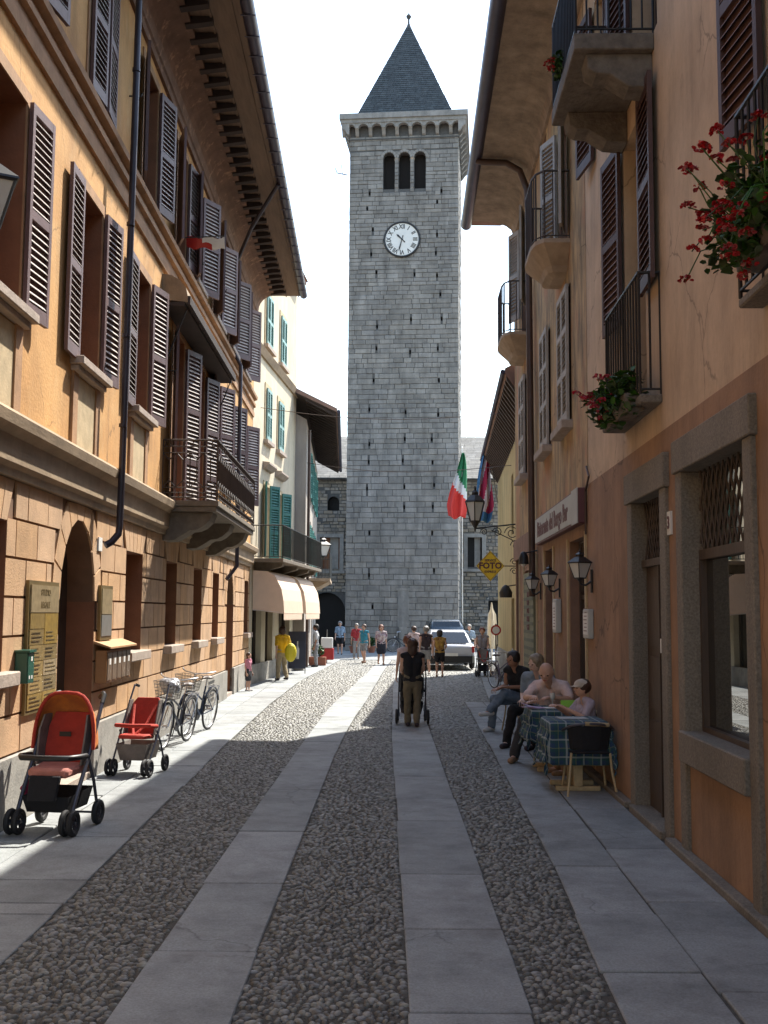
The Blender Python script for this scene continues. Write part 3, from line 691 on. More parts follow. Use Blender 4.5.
# string line, corbel table and cornice on all four sides
def ring_boxes(mb, e, z0, z1, inner=-.3):
    mb.box(-e, TW+e, inner, e, z0, z1); mb.box(-e, TW+e, -TW-e, -TW-inner, z0, z1)
    mb.box(-e, -inner, -TW-inner+.001, inner-.001, z0+.001, z1-.001); mb.box(TW+inner, TW+e, -TW-inner+.001, inner-.001, z0+.001, z1-.001)
mb = MB(FT); ring_boxes(mb, .05, 26.28, 26.34); mb.build('string_line', M['mortar'], T)
mb = MB(FT); ring_boxes(mb, .42, 27.05, 27.24); ring_boxes(mb, .50, 27.24, 27.52); 
mb.build('cornice', M['cornice'], T)
def corbels(fr, L, mb):
    k = 9; st_ = (L+.6)/k
    for i in range(k+1):
        s = -.3+i*st_
        mb.prism([(0, 26.45), (.10, 26.5), (.22, 26.68), (.36, 26.8), (.36, 27.06), (0, 27.06)], s-.09, s+.09, 's')
    for i in range(k):
        a = -.3+i*st_+.09; b = a+st_-.18; c = (a+b)/2; r = (b-a)/2
        for j in range(8):
            q0, q1 = math.pi*j/8, math.pi*(j+1)/8
            p0 = (c-r*math.cos(q0), 26.78+r*math.sin(q0)*.85); p1 = (c-r*math.cos(q1), 26.78+r*math.sin(q1)*.85)
            mb.prism([p0, p1, (p1[0], 27.055), (p0[0], 27.055)], .12, .38)
mb = MB(FT); corbels(FT, TW, mb)
back = Frame(FT(TW, -TW, 0)[:2], (-FT.d[0], -FT.d[1]), -1 if FT.nrm == (FT.d[1], -FT.d[0]) else 1)
for P, Q in (((TW, 0), (TW, -TW)), ((0, -TW), (0, 0))):
    p, q = FT(P[0], P[1], 0), FT(Q[0], Q[1], 0); F_ = Frame(p[:2], (q[0]-p[0], q[1]-p[1]), 1)
    cx_, cy_, _ = FT(TW/2, -TW/2, 0)
    a_, b_ = F_(TW/2, 1, 0), F_(TW/2, -1, 0)
    if math.hypot(a_[0]-cx_, a_[1]-cy_) < math.hypot(b_[0]-cx_, b_[1]-cy_): F_ = Frame(p[:2], (q[0]-p[0], q[1]-p[1]), -1)
    m2 = MB(F_); corbels(F_, TW, m2); mb.V += [v for v in m2.V]; o = len(mb.V)-len(m2.V); mb.F += [tuple(i+o for i in f) for f in m2.F]; mb.mi += m2.mi
mb.build('corbel_table', M['cornice'], T)
# spire
c = (TW/2, -TW/2); levels = [(TW/2+.30, 27.50), (TW/2-.22, 28.05), (.16, 32.6)]
mb = MB(FT)
sq = lambda e, z: [(c[0]-e, c[1]-e, z), (c[0]+e, c[1]-e, z), (c[0]+e, c[1]+e, z), (c[0]-e, c[1]+e, z)]
mb.loft([sq(TW/2+.44, 27.52), sq(TW/2-.32, 27.75), sq(.10, 33.95)])
for side in range(4):
    rr = random.Random(side); z = 27.62; nlev = 44
    for j in range(nlev):
        t0, t1 = j/nlev, (j+1.25)/nlev
        e0 = (TW/2-.30)*(1-t0)+.1*t0; e1 = (TW/2-.30)*(1-min(t1, 1))+.1*min(t1, 1)
        z0 = 27.75+6.15*t0; z1 = 27.75+6.15*min(t1, 1)
        x = -e0+rr.random()*.1
        while x < e0:
            w = rr.uniform(.22, .42); y = min(x+w, e0)
            if y-x > .05:
                f0 = lambda u, e: u*e/e0
                pts = [(x, e0+.03, z0), (y-.01, e0+.03, z0), (f0(y-.01, e1), e1+.005, z1), (f0(x, e1), e1+.005, z1)]
                rot = lambda p: {0: (p[0], p[1]), 1: (p[1], -p[0]), 2: (-p[0], -p[1]), 3: (-p[1], p[0])}[side]
                pp = [(c[0]+rot(p)[0], c[1]+rot(p)[1], p[2]+rr.uniform(0, .012)) for p in pts]
                mb.add(pp, [(0, 1, 2, 3)])
            x = y
mb.build('spire', M['slate'], T)
mb = MB(FT); mb.lathe((c[0], c[1], 33.85), [(.16, 0), (.12, .12), (.06, .3), (.05, .55), (.10, .60), (.15, .70), (.10, .80), (.03, .86), (.02, .95)], 12); mb.build('finial', M['mortar'], T, smooth=True)
# clock
CK = (2.74, 20.92); CR = .90
ckf = lambda x, y, t: (CK[0]+x, .06+t, CK[1]+y)
mb = MB(FT); mb.lathe((CK[0], 0, CK[1]), [(CR, .02), (CR, .05), (CR-.06, .055), (.02, .056)], 48, axis='y'); 
ck = mb.build('clock_face', M['white'], T)
mb = MB(FT); mb.tube([(CK[0]+CR*math.cos(2*math.pi*k/48), .05, CK[1]+CR*math.sin(2*math.pi*k/48)) for k in range(48)], .055, 8, closed=True); mb.build('clock_rim', M['iron'], ck)
for k, t in enumerate(['XII', 'I', 'II', 'III', 'IIII', 'V', 'VI', 'VII', 'VIII', 'IX', 'X', 'XI']):
    q = R(90-30*k); rr = CR*.74; a = q-math.pi/2
    if True:
        fn = lambda x, y, e, q=q, a=a, rr=rr: (CK[0]+rr*math.cos(q)+x*math.cos(a)-y*math.sin(a), .06+e, CK[1]+rr*math.sin(q)+x*math.sin(a)+y*math.cos(a))
        mb = MB(FT); text_mb(mb, t, .32, .004, fn, .008, xs=.8); mb.build('numeral', M['iron'], ck)
mb = MB(FT)
def hand(ang, L, w, n):
    q = R(90-ang); ux, uz = math.cos(q), math.sin(q)
    P = lambda l, k: (CK[0]+ux*l-uz*k, CK[1]+uz*l+ux*k)
    mb.prism([P(-.22, w*.6), P(-.22, -w*.6), P(0, -w*.4), P(L*.72, -w), P(L, 0), P(L*.72, w), P(0, w*.4)], n, n+.012)
hand(195, .66, .035, .08); hand(315, .40, .05, .066); mb.lathe((CK[0], .06, CK[1]), [(.05, 0), (.05, .045)], 12, axis='y')
mb.build('clock_hands', M['iron'], ck)
# blocked niche at the foot
mb = MB(FT); mb.box(2.62, 3.18, .0, .03, 1.2, 3.0); mb.box(2.55, 3.25, .0, .05, 3.0, 3.12); mb.box(2.7, 3.1, .0, .16, .2, 1.2); mb.build('stone_niche', M['tower'], T)
mb = MB(FT); mb.tube([(-.1, .1, 24.4), (-.62, .3, 24.45), (-.7, .3, 24.7)], .03, 6); mb.tube([(-.35, .2, 24.4), (-.4, .25, 24.9)], .02, 5); mb.build('wall_bracket', M['boxgrey'], T)

# ------------------------------------------------------------------ CHURCH behind the tower
FCh = Frame((-7.5, 59.2), (1, -.02), 1)
if FCh.nrm[1] > 0: FCh = Frame((-7.5, 59.2), (1, -.02), -1)
Ch = thing('stone_church', 'low rubble stone church with stone tiled roof behind the clock tower', 'church', FCh(9, -4, 0))
hch = [(4.35, 5.0, 7.55, 8.35), (3.95, 5.05, 4.3, 6.05), (3.3, 5.4, 0, 3.0), (12.15, 12.95, 4.45, 6.1), (13.3, 14.4, 0, 2.6)]
mb = MB(FCh); wall_sheet(mb, -4, 22, 0, 9.4, hch, .3, -.03); body(mb, -4, 22, 0, 9.4, 10, -.03)
arch_fill(mb, 3.3, 5.4, 1.9, 3.0, -.3, -.031); arch_fill(mb, 4.35, 5.0, 8.0, 8.35, -.3, -.031)
mb.build('wall', M['mortar'], Ch)
mb = MB(FCh); masonry(mb, FCh, 1.5, 17, 0, 9.4, [(h[0]-.0, h[1]+.0, h[2], h[3]) for h in hch], lambda z: .19, (.16, .55), random.Random(21), prot=.035, gap=.03)
mb.build('rubble_masonry', M['rubble'], Ch)
for h, nm in zip(hch, ('window', 'window', 'portal', 'window', 'portal')):
    w = MB(FCh).box(h[0], h[1], -.34, -.3, h[2], h[3]); w = w.build(nm, M['dark'] if h is not hch[1] else M['reveal'], Ch)
    reveal_part(FCh, h, .3, M['rubble'], w, -.03); m_ = MB(FCh)
    if nm == 'window' and h[2] < 7:
        m_.box(h[0]-.22, h[0], -.02, .04, h[2]-.1, h[3]+.2); m_.box(h[1], h[1]+.22, -.02, .04, h[2]-.1, h[3]+.2); m_.box(h[0], h[1], -.02, .04, h[3], h[3]+.2); m_.box(h[0]-.3, h[1]+.3, -.02, .10, h[2]-.25, h[2]-.1)
        m_.box((h[0]+h[1])/2, h[1]-.08, -.3, -.26, h[2], h[3])
        m_.build('surround', M['cornice'], w)
mb = MB(FCh); rr = random.Random(4)
for j in range(22):
    z0 = 9.3+j*.14; n0 = .45-j*.24; x = -3+rr.random()*.3
    while x < 20:
        w = rr.uniform(.3, .6); mb.prism([(n0, z0), (n0, z0+.05), (n0-.5, z0+.05+.28), (n0-.5, z0+.23)], x, x+w-.015, 's'); x += w
mb.prism([(.35, 9.28), (-4.9, 12.35), (-10.2, 9.28)], -3.99, 21.9, 's')
mb.build('roof', M['stoneroof'], Ch)
# ================================================================== RIGHT: SALMON BUILDING (near) and MOTTLED BUILDING
RA0, RS, RE = -6.0, 13.33, 22.6
R1 = thing('salmon_building', 'salmon plastered building at the near right with granite framed shop window and door', 'building', FR(6, -2, 0))
holes1 = [(6.98, 8.60, .98, 3.06), (9.35, 10.55, .04, 3.0), (5.4, 6.42, 3.9, 6.9) , (9.95, 10.9, 3.86, 6.8), (9.3, 10.35, 7.3, 9.6), (6.2, 7.2, 7.5, 9.6), (2.0, 3.1, 4.0, 6.2), (1.6, 3.2, 1.0, 3.0), (11.6, 12.5, 7.6, 9.4)]
mb = MB(FR); wall_sheet(mb, RA0, RS, 3.52, 10.4, [h for h in holes1 if h[2] > 3.5], .3); body(mb, RA0, RS-.003, 0, 10.4, 8)
mb.build('wall', M['pink'], R1)
mb = MB(FR); wall_sheet(mb, RA0, RS, 0, 3.52, [h for h in holes1 if h[2] < 3.5], .3, .012); mb.prism([(0, 3.515), (.012, 3.515), (.0, 3.53)], RA0, RS, 's')
mb.build('ground_floor_wall', M['orange'], R1)
# granite framed shop window
def stone_frame(a, b, c, d, w, lint, sill, parent, ob=0):
    m_ = MB(FR); m_.box(a-w, a, -.3, .05, 0 if ob == 0 else c, d); m_.box(b, b+w, -.3, .05, 0 if ob == 0 else c, d); m_.box(a-w-.04, b+w+.04, -.3, .07, d, d+lint)
    o = m_.build('stone_frame', M['granite'], parent, bevel=.008)
    if sill: MB(FR).box(a-.01, b+.05, -.25, .09, c-.24, c).build('sill', M['granite'], parent, bevel=.01)
    return o
w = MB(FR).box(6.98, 8.60, -.18, -.14, .98, 3.06).build('shop_window', M['shopglass'], R1)
stone_frame(6.98, 8.60, .98, 3.06, .17, .27, True, w)
m_ = MB(FR); m_.box(6.98, 8.6, -.14, -.09, 2.34, 2.42); m_.box(6.98, 7.02, -.14, -.09, .98, 2.34); m_.box(8.56, 8.6, -.14, -.09, .98, 2.34); m_.box(7.02, 8.56, -.14, -.09, .98, 1.02); m_.build('frame', M['wood'], w)
m_ = MB(FR)
for k in range(-6, 22):
    for sg in (1, -1):
        x0 = 6.98+k*.125; pts = []
        for t in range(0, 13):
            x = x0+sg*.52*t/12*.6; z = 2.42+.64*t/12
            if 7.0 < x < 8.58: pts.append((x, -.10, z))
        if len(pts) > 1: m_.tube([pts[0], pts[-1]], .008, 4)
m_.build('lattice_grille', M['rustiron'], w)
# shop shutter rail, curtain panel behind
d_ = MB(FR).box(9.35, 10.55, -.15, -.10, .04, 2.36).build('door', M['wood'], R1)
stone_frame(9.35, 10.55, .04, 3.0, .2, .30, False, d_)
m_ = MB(FR)
for k in range(2):
    for z0, z1 in ((.2, .9), (1.0, 1.5), (1.6, 2.25)): MB(FR).box(9.45+k*.57, 9.92+k*.57, -.10, -.085, z0, z1).build('door_panel', M['wood'], d_)
MB(FR).box(9.93, 9.97, -.10, -.07, .04, 2.36).build('cover_strip', M['wood'], d_)
MB(FR).box(9.8, 9.86, -.10, -.06, 1.55, 1.68).build('door_latch', M['white'], d_)
MB(FR).box(9.35, 10.55, -.15, -.05, 2.36, 2.43).build('transom', M['wood'], d_)
MB(FR).box(9.35, 10.55, -.16, -.12, 2.43, 3.0).build('fanlight', M['glass'], d_)
m_ = MB(FR)
for k in range(14):
    for sg in (1, -1):
        x = 9.3+k*.1; a, b = x, x+sg*.33
        if 9.36 < a < 10.54 and 9.36 < b < 10.54: m_.tube([(a, -.08, 2.43), (b, -.08, 3.0)], .008, 4)
m_.build('lattice_grille', M['rustiron'], d_)
MB(FR).box(9.3, 10.6, -.28, .10, -.02, .06).build('doorstep', M['granite'], d_, bevel=.01)
for q0, q1 in ((RA0, 9.1), (10.8, RS)): MB(FR).box(q0, q1, .012, .11, -.02, .05).build('kerb_course', M['granite'], R1, bevel=.01)
m_ = MB(FR); m_.box(9.02, 9.16, .012, .03, 2.58, 2.78); pl = m_.build('house_number_plate', M['white'], R1)
m_ = MB(FR); text_mb(m_, '3', .15, .003, lambda x, y, e: (9.09-x, .033+e, 2.68+y), .003); m_.build('number', M['signred'], pl)
# upstairs windows, red brown shutters
sh_r = shutter_mesh('shutter_red', .62, 1.95, M['shutter_red'], M['slat_red'], mids=(.48,), slat=.075)
sh_rl = shutter_mesh('shutter_red_door', .62, 1.95, M['shutter_red'], M['slat_red'], mids=(.5,), slat=.075)
for i, h in enumerate(holes1[2:7]+holes1[8:]):
    a, b, c, d = h
    w = MB(FR).box(a, b, -.31, -.28, c, d).build('window', M['glass'], R1)
    glazing(w, FR, a, b, c, d, -.279, M['wood'], 2, 2); reveal_part(FR, h, .3, M['pink'], w, -.001)
    if d-c > 2.6:
        zz = 5.06 if i == 0 else 4.92; put_shutter(sh_rl, w, FR, a, zz, 178, False, -1); put_shutter(sh_rl, w, FR, b, zz, 174, True, -1)
    else:
        put_shutter(sh_r, w, FR, a, d-2.0, 172, False, -1); put_shutter(sh_r, w, FR, b, d-2.0, 172, True, -1)
w = MB(FR).box(1.6, 3.2, -.31, -.26, 1.0, 3.0).build('shop_window', M['glass'], R1); stone_frame(1.6, 3.2, 1.0, 3.0, .2, .3, True, w)
# window guard with railing above the door
g_ = MB(FR).box(9.35, 11.0, 0, .20, 3.78, 3.86).build('balcony', M['granite'], R1, bevel=.01)
railing(FR, [(9.38, 0), (9.38, .19), (10.97, .19), (10.97, 0)], 3.86, 4.98, g_, fancy=False, step=.12, r=.011)
g_ = MB(FR).box(5.2, 6.62, 0, .16, 3.84, 3.9).build('balcony', M['granite'], R1, bevel=.01)
railing(FR, [(5.25, 0), (5.25, .15), (6.6, .15), (6.6, 0)], 3.9, 5.1, g_, fancy=False, step=.12, r=.011)
# big concrete balcony
BZ = 7.12; BO = .74
g_ = MB(FR).box(9.42, 11.0, 0, BO, BZ, BZ+.16).build('balcony', M['concrete'], R1, bevel=.01)
for q in (9.5, 10.66): MB(FR).prism([(0, 6.78), (.22, 6.80), (.40, 6.92), (.52, 6.93), (.60, 6.98), (.62, BZ-.001), (0, BZ-.001)], q, q+.28, 's').build('corbel', M['concrete'], g_, bevel=.01)
railing(FR, [(9.45, 0), (9.45, BO-.02), (10.97, BO-.02), (10.97, 0)], BZ+.16, BZ+1.1, g_, fancy=False, step=.10, r=.010)

# ---------------------------------------------------------------- mottled building with the restaurant
R2 = thing('mottled_building', 'brown mottled plaster building with white shutters and small iron balconies above the restaurant', 'building', FR(18, -2, 0))
holes2 = [(14.62, 15.6, 4.62, 6.55), (16.8, 17.75, 4.62, 6.5), (20.3, 21.2, 4.62, 6.45),
          (14.9, 15.7, 7.18, 9.2), (17.1, 17.8, 7.9, 9.9), (20.2, 21.1, 7.28, 9.7),
          (13.62, 14.9, .05, 2.9), (16.7, 17.6, .05, 2.93), (18.85, 20.75, .05, 2.72), (21.8, 22.45, .05, 3.1)]
mb = MB(FR); wall_sheet(mb, RS, RE, 3.32, 10.4, [h for h in holes2 if h[2] > 3.3], .25, .004); body(mb, RS+.003, RE, 0, 10.4, 8, .0)
mb.build('wall', M['mottled'], R2)
mb = MB(FR); wall_sheet(mb, RS, RE, 0, 3.32, [h for h in holes2 if h[2] < 3.3], .25, .006)
mb.build('ground_floor_wall', M['orange'], R2)
mb = MB(FR); mb.box(19.1, RE, .006, .05, 3.0, 3.42); mb.build('lintel_band', M['band'], R2)
for s in (13.45, 15.0, 16.5, 17.66, 18.72, 20.85, 21.65): MB(FR).box(s, s+.09, .006, .03, 0, 2.95).build('door_jamb', M['trimpale'], R2)
sh_w = shutter_mesh('shutter_white', .47, 1.93, M['shutter_grey'], M['slat_grey'], mids=(.36, .68), slat=.07)
sh_w2 = shutter_mesh('shutter_pale', .45, 1.85, M['shutter_grey'], M['slat_grey'], mids=(.5,), slat=.07)
for h in holes2[:3]:
    w = MB(FR).box(h[0], h[1], -.27, -.24, h[2], h[3]).build('window', M['glass'], R2)
    closed_pair(sh_w, w, FR, h[0], h[1], h[2]-.02, .47); reveal_part(FR, h, .25, M['band'], w, .003)
    MB(FR).box(h[0]-.1, h[1]+.12, -.1, .16, h[2]-.16, h[2]-.04).build('sill', M['sill'], w, bevel=.01)
for i, h in enumerate(holes2[3:6]):
    w = MB(FR).box(h[0], h[1], -.27, -.24, h[2], h[3]).build('window', M['glass'], R2)
    glazing(w, FR, *h, -.239, M['wood'], 2, 2); reveal_part(FR, h, .25, M['band'], w, .003)
    if i != 1: put_shutter(sh_w2, w, FR, h[0], h[3]-1.85, 165, False, -1); put_shutter(sh_w2, w, FR, h[1], h[3]-1.85, 158, True, -1)
def small_balcony(s0, s1, z, n):
    m_ = MB(FR); k = 10
    out = [(s0, 0), (s0, n*.72)]+[(s0+(s1-s0)*.1, n*.93), (s0+(s1-s0)*.25, n), (s1-(s1-s0)*.25, n), (s1-(s1-s0)*.1, n*.93)]+[(s1, n*.72), (s1, 0)]
    sl = lambda f, zz: [((s0+s1)/2+(p[0]-(s0+s1)/2)*f, p[1]*f, zz) for p in out]
    m_.loft([sl(.35, z-.42), sl(.55, z-.38), sl(.62, z-.30), sl(.85, z-.16), sl(1, z-.06), sl(1, z)])
    o = m_.build('balcony', M['palestone'], R2)
    r_ = [((s0+s1)/2+(p[0]-(s0+s1)/2)*.96, p[1]*.96) for p in out]
    railing(FR, r_, z, z+1.0, o, fancy=False, step=.13, r=.009, m='rustiron')
small_balcony(14.6, 16.1, 7.18, .52); small_balcony(19.9, 21.5, 7.26, .5)
for h in holes2[6:]:
    w = MB(FR).box(h[0], h[1], -.25, -.22, h[2], h[3]).build('doorway', M['dark'], R2); reveal_part(FR, h, .25, M['band'], w, .003)
    m_ = MB(FR); m_.box(h[0], h[0]+.08, -.22, -.12, h[2], h[3]); m_.box(h[1]-.08, h[1], -.22, -.12, h[2], h[3]); m_.box(h[0]+.08, h[1]-.08, -.22, -.12, h[3]-.08, h[3])
    m_.box(h[0]+.08, h[1]-.08, -.21, -.14, 2.1, 2.16); m_.build('frame', M['wood'], w)
m_ = MB(FR)
for k in range(8): m_.tube([(13.75+k*.14, -.1, 2.2), (13.75+k*.14, -.1, 2.86)], .01, 4)
m_.build('fanlight_bars', M['rustiron'], R2)
# shared eaves over both buildings
for (bd, a, b) in ((R1, RA0, RS-.01), (R2, RS, RE-.35)):
    mb = MB(FR); mb.prism([(-.02, 9.95), (.05, 9.95), (.07, 10.02)]+[(.07+.62*(1-math.cos(t)), 10.02+.28*math.sin(t)) for t in [R(q) for q in (20, 40, 60, 80, 90)]]+[(.95, 10.31), (.95, 10.34), (-.02, 10.34)], a, b, 's')
    mb.build('cove_cornice', M['covepale'], bd)
    mb = MB(FR); mb.prism([(1.04, 10.35), (1.04, 10.42), (-4, 12.3), (-8, 10.42), (-8, 10.3), (-4, 12.1), (.3, 10.341)], a, b+(.35 if bd is R2 else 0), 's'); rf = mb.build('roof', M['tile'], bd)
    mb = MB(FR); mb.loft([[(s, 1.05+.12*math.cos(q), 10.36+.12*math.sin(q)) for q in [2*math.pi*i/12 for i in range(12)]] for s in (a, b+(.35 if bd is R2 else 0))])
    mb.build('gutter', M['gutter'], rf, smooth=True)
mb = MB(FR); mb.tube([(19.0, 1.05, 10.25), (19.0, .95, 10.22), (19.0, .5, 10.2), (19.0, .25, 10.05), (19.0, .12, 9.7), (19.0, .10, 9.3), (18.75, .10, 3.6), (18.72, .10, 2.2)], .06, 10)
mb.build('downpipe', M['pipebrown'], R2, smooth=True)
mb = MB(FR); mb.tube([(13.3, .03, 3.75), (13.05, .04, 3.6), (13.38, .03, 3.45), (13.4, .03, 2.9)], .014, 6); mb.build('wall_cable', M['pipebrown'], R1)

# ---------------------------------------------------------------- yellow house
Yh = thing('yellow_house', 'low yellow house with deep dark timber eaves beyond the mottled building on the right', 'house', F3(4, -1, 0))
h3 = [(2.0, 2.9, .05, 2.4), (5.0, 6.2, .8, 2.3), (2.0, 2.8, 4.0, 5.6), (5.2, 6.0, 4.0, 5.6)]
mb = MB(F3); wall_sheet(mb, 0, 13.4, 0, 6.4, h3, .2); body(mb, 0, 13.4, 0, 6.4, 6)
mb.build('wall', M['yellow'], Yh)
MB(F3).box(0, 13.4, .0, .03, 0, .8).build('socle', M['socle'], Yh)
for h in h3:
    w = MB(F3).box(h[0], h[1], -.22, -.19, h[2], h[3]).build('window', M['glass'], Yh); glazing(w, F3, *h, -.189, M['wood'], 2, 1); reveal_part(F3, h, .2, M['yellow'], w, -.001)
mb = MB(F3); mb.prism([(.50, 7.08), (.50, 7.2), (-3, 8.9), (-6.5, 7.1), (-6.5, 6.4), (-.001, 6.401)], .05, 13.5, 's'); rf = mb.build('roof', M['tile'], Yh)
s = .1
while s < 13.4: MB(F3).prism([(.47, 6.95), (.47, 7.06), (.003, 6.42), (.003, 6.28)], s, s+.12, 's').build('rafter', M['wood'], rf); s += .42
mb = MB(F3); mb.tube([(0.05, .55, 7.12), (13.5, .55, 7.12)], .05, 8); mb.build('gutter', M['gutter'], rf)

# ================================================================== GROUND
gnd = MB(); gnd.add([(-300, -60, -.05), (300, -60, -.05), (300, 500, -.05), (-300, 500, -.05)], [(0, 1, 2, 3)])
tag(gnd.build('ground', M['ground'], loc=(0, 0, -.05)), kind='structure')
def lerp(tab, y):
    if y <= tab[0][0]: return tab[0][1]+(tab[1][1]-tab[0][1])/(tab[1][0]-tab[0][0])*(y-tab[0][0])
    for (a, p), (b, q) in zip(tab[:-1], tab[1:]):
        if y <= b: return p+(q-p)*(y-a)/(b-a)
    return tab[-1][1]
E_pl = [(-6, -2.0), (6.7, -2.05), (14.9, -2.24), (22, -2.34), (30, -2.3), (43.5, -1.7)]
E_2l = [(-6, -1.33), (5.1, -1.29), (14.8, -1.19), (21, -1.1), (25, -.93), (35.7, -.43), (43.5, -.1)]
E_2r = [(-6, -.72), (5.1, -.70), (14.5, -.63), (18.7, -.54), (25, -.3), (35.8, .04), (43.5, .35)]
E_3l = [(-6, .12), (16.2, .14), (25, .22), (43.5, .5)]
E_3r = [(-6, .70), (5.3, .73), (16.2, .78), (25, .84), (43.5, 1.1)]
E_pr = [(-6, .75), (5.16, 1.13), (8.65, 1.32), (15, 1.53), (23.2, 1.77)]
E_pr2 = [(23.2, 2.3), (33, 3.0), (43.5, 3.5)]
wallL = lambda y: -3.22-.011*y-.045 if y < 28.15 else (-3.53+.084*(y-28.2)-.045 if y < 35 else -2.6-.035*(y-35))
wallR = lambda y: 2.24+.025*y-.10 if y < 22.6 else 3.08+.04*(y-22.6)
def slab_row(nm, lf, rf_, joints, gap=.018, mt='slab'):
    mb = MB()
    for a, b in zip(joints[:-1], joints[1:]):
        k = max(1, int((b-a)/3)); ys = [a+gap*.5+(b-a-gap)*i/k for i in range(k+1)]; r = random.uniform(-.005, .003); ea, eb = random.uniform(-.008, .008), random.uniform(-.008, .008)
        poly = [(lf(y)+gap*.5+ea, y) for y in ys]+[(rf_(y)-gap*.5+eb, y) for y in ys[::-1]]
        mb.prism(poly, -.05, r, 'z')
    return tag(mb.build(nm, M[mt], bevel=.006, loc=(0, 10, 0)), kind='structure')
def jl(y0, fixed, y1, lo, hi, seed):
    r = random.Random(seed); o = [y0]
    while o[-1] < fixed[0]-hi: o.append(o[-1]+r.uniform(lo, hi))
    o += fixed
    while o[-1] < y1-hi: o.append(o[-1]+r.uniform(lo, hi))
    return o+[y1]
slab_row('paving_strip', lambda y: lerp(E_2l, y), lambda y: lerp(E_2r, y), jl(-6, [4.3, 6.2, 7.72, 9.5, 11.7, 14.3], 43.5, 1.3, 2.1, 1))
slab_row('paving_strip', lambda y: lerp(E_3l, y), lambda y: lerp(E_3r, y), jl(-6, [5.3, 6.65, 8.0, 10.0, 11.2, 12.7, 14.5], 43.5, 1.3, 2.0, 2))
slab_row('pavement', lambda y: -2.84-.004*y, lambda y: lerp(E_pl, y), jl(-6, [7.15, 7.75, 9.2, 11.9, 13.4], 43.5, 1.2, 2.2, 3))
slab_row('pavement', lambda y: wallL(y)+.03, lambda y: -2.84-.004*y, jl(-6, [9.0], 33, 1.6, 2.4, 4))
slab_row('pavement', lambda y: lerp(E_pr, y), lambda y: 1.52+.034*min(y, 17)+.01*max(0, y-17), jl(-6, [5.9, 7.0, 8.3, 9.6], 23.2, 1.2, 1.9, 5))
slab_row('pavement', lambda y: 1.52+.034*min(y, 17)+.01*max(0, y-17), wallR, jl(-6, [5.6, 7.3, 8.9], 23.2, 1.4, 2.2, 6))
slab_row('pavement', lambda y: lerp(E_pr2, y), wallR, jl(23.2, [25], 43.5, 1.3, 2.2, 7))
# the square round the tower
mb = MB(); rr = random.Random(8)
y = 43.5
while y < 62:
    x = -14+rr.random()
    while x < 18:
        w = rr.uniform(.7, 1.3); mb.box(x+.006, x+w-.006, y+.006, y+.594, -.05, rr.uniform(-.002, .002)); x += w
    y += .6
tag(mb.build('square_paving', M['slab'], loc=(0, 50, 0)), kind='structure')
mb = MB(); mb.add([(-3.6, -6, -.016), (3.9, -6, -.016), (3.9, 43.5, -.016), (-3.6, 43.5, -.016)], [(0, 1, 2, 3)])
tag(mb.build('street', M['bed'], loc=(0, 10, -.016)), kind='structure')
# cobbles: rounded river stones set on edge, one mesh per strip
def cobbles(lf, rf_, y0, y1, seed, ang=0.0, spread=1.2):
    r = np.random.RandomState(seed); P = []
    y = y0
    while y < y1:
        d = max(y, 4.5); sz = .042 if y < 9 else (.047 if y < 18 else (.06 if y < 28 else .08))
        a, b = lf(y)+.002, rf_(y)-.002; n = int((b-a)/(sz*1.12)); 
        if n > 0:
            xs = a+(np.arange(n)+r.uniform(0, 1))*(b-a)/n+r.uniform(-.45, .45, n)*sz; xs = np.clip(xs, a+.01, b-.01)
            for x in xs:
                edge = (x-a < .09) or (b-x < .09)
                big = r.uniform(0, 1) < .18
                P.append((x, y+r.uniform(-.5, .5)*sz, sz*r.uniform(.7, 1.3)*(.52)*(1.35 if big else 1), sz*r.uniform(.55, 1.0)*.5*(1.3 if big else 1), 1.57*0 if edge else ang+r.normal(0, spread), r.uniform(-.010, .008), y))
        y += sz*.82
    P = np.array(P)
    lv = [(1.0, 0.0), (.86, .55), (.48, .9)]; k = 8
    base = []
    for rad, h in lv:
        for i in range(k): q = 2*math.pi*i/k; base.append((rad*math.cos(q), rad*math.sin(q), h))
    base.append((0, 0, 1.0)); base = np.array(base); nb = len(base)
    faces = []
    for j in range(len(lv)-1):
        for i in range(k): a_ = j*k+i; b_ = j*k+(i+1) % k; faces.append((a_, b_, b_+k, a_+k))
    tri = [((len(lv)-1)*k+i, (len(lv)-1)*k+(i+1) % k, nb-1) for i in range(k)]
    X = base[None, :, 0]*P[:, 2, None]; Yv = base[None, :, 1]*P[:, 3, None]; c_, s_ = np.cos(P[:, 4])[:, None], np.sin(P[:, 4])[:, None]
    V = np.stack([P[:, 0, None]+X*c_-Yv*s_, P[:, 1, None]+X*s_+Yv*c_, -.018+base[None, :, 2]*.0155+P[:, 5, None]*.4], -1).reshape(-1, 3)
    n = len(P); off = (np.arange(n)*nb)[:, None, None]
    q4 = (np.array(faces)[None]+off).reshape(-1, 4); t3 = (np.array(tri)[None]+off).reshape(-1, 3)
    V[:, 1] -= 10
    me = bpy.data.meshes.new('cobbles'); me.vertices.add(len(V)); me.vertices.foreach_set('co', V.ravel())
    me.loops.add(q4.size+t3.size); me.loops.foreach_set('vertex_index', np.concatenate([q4.ravel(), t3.ravel()]))
    me.polygons.add(len(q4)+len(t3)); me.polygons.foreach_set('loop_start', np.concatenate([np.arange(len(q4))*4, len(q4)*4+np.arange(len(t3))*3]))
    me.polygons.foreach_set('use_smooth', np.ones(len(q4)+len(t3), bool)); me.update(calc_edges=True); me.materials.append(M['cobble'])
    ob = bpy.data.objects.new('cobbled_road', me); COL.objects.link(ob); ob.location = (0, 10, 0); tag(ob, kind='structure')
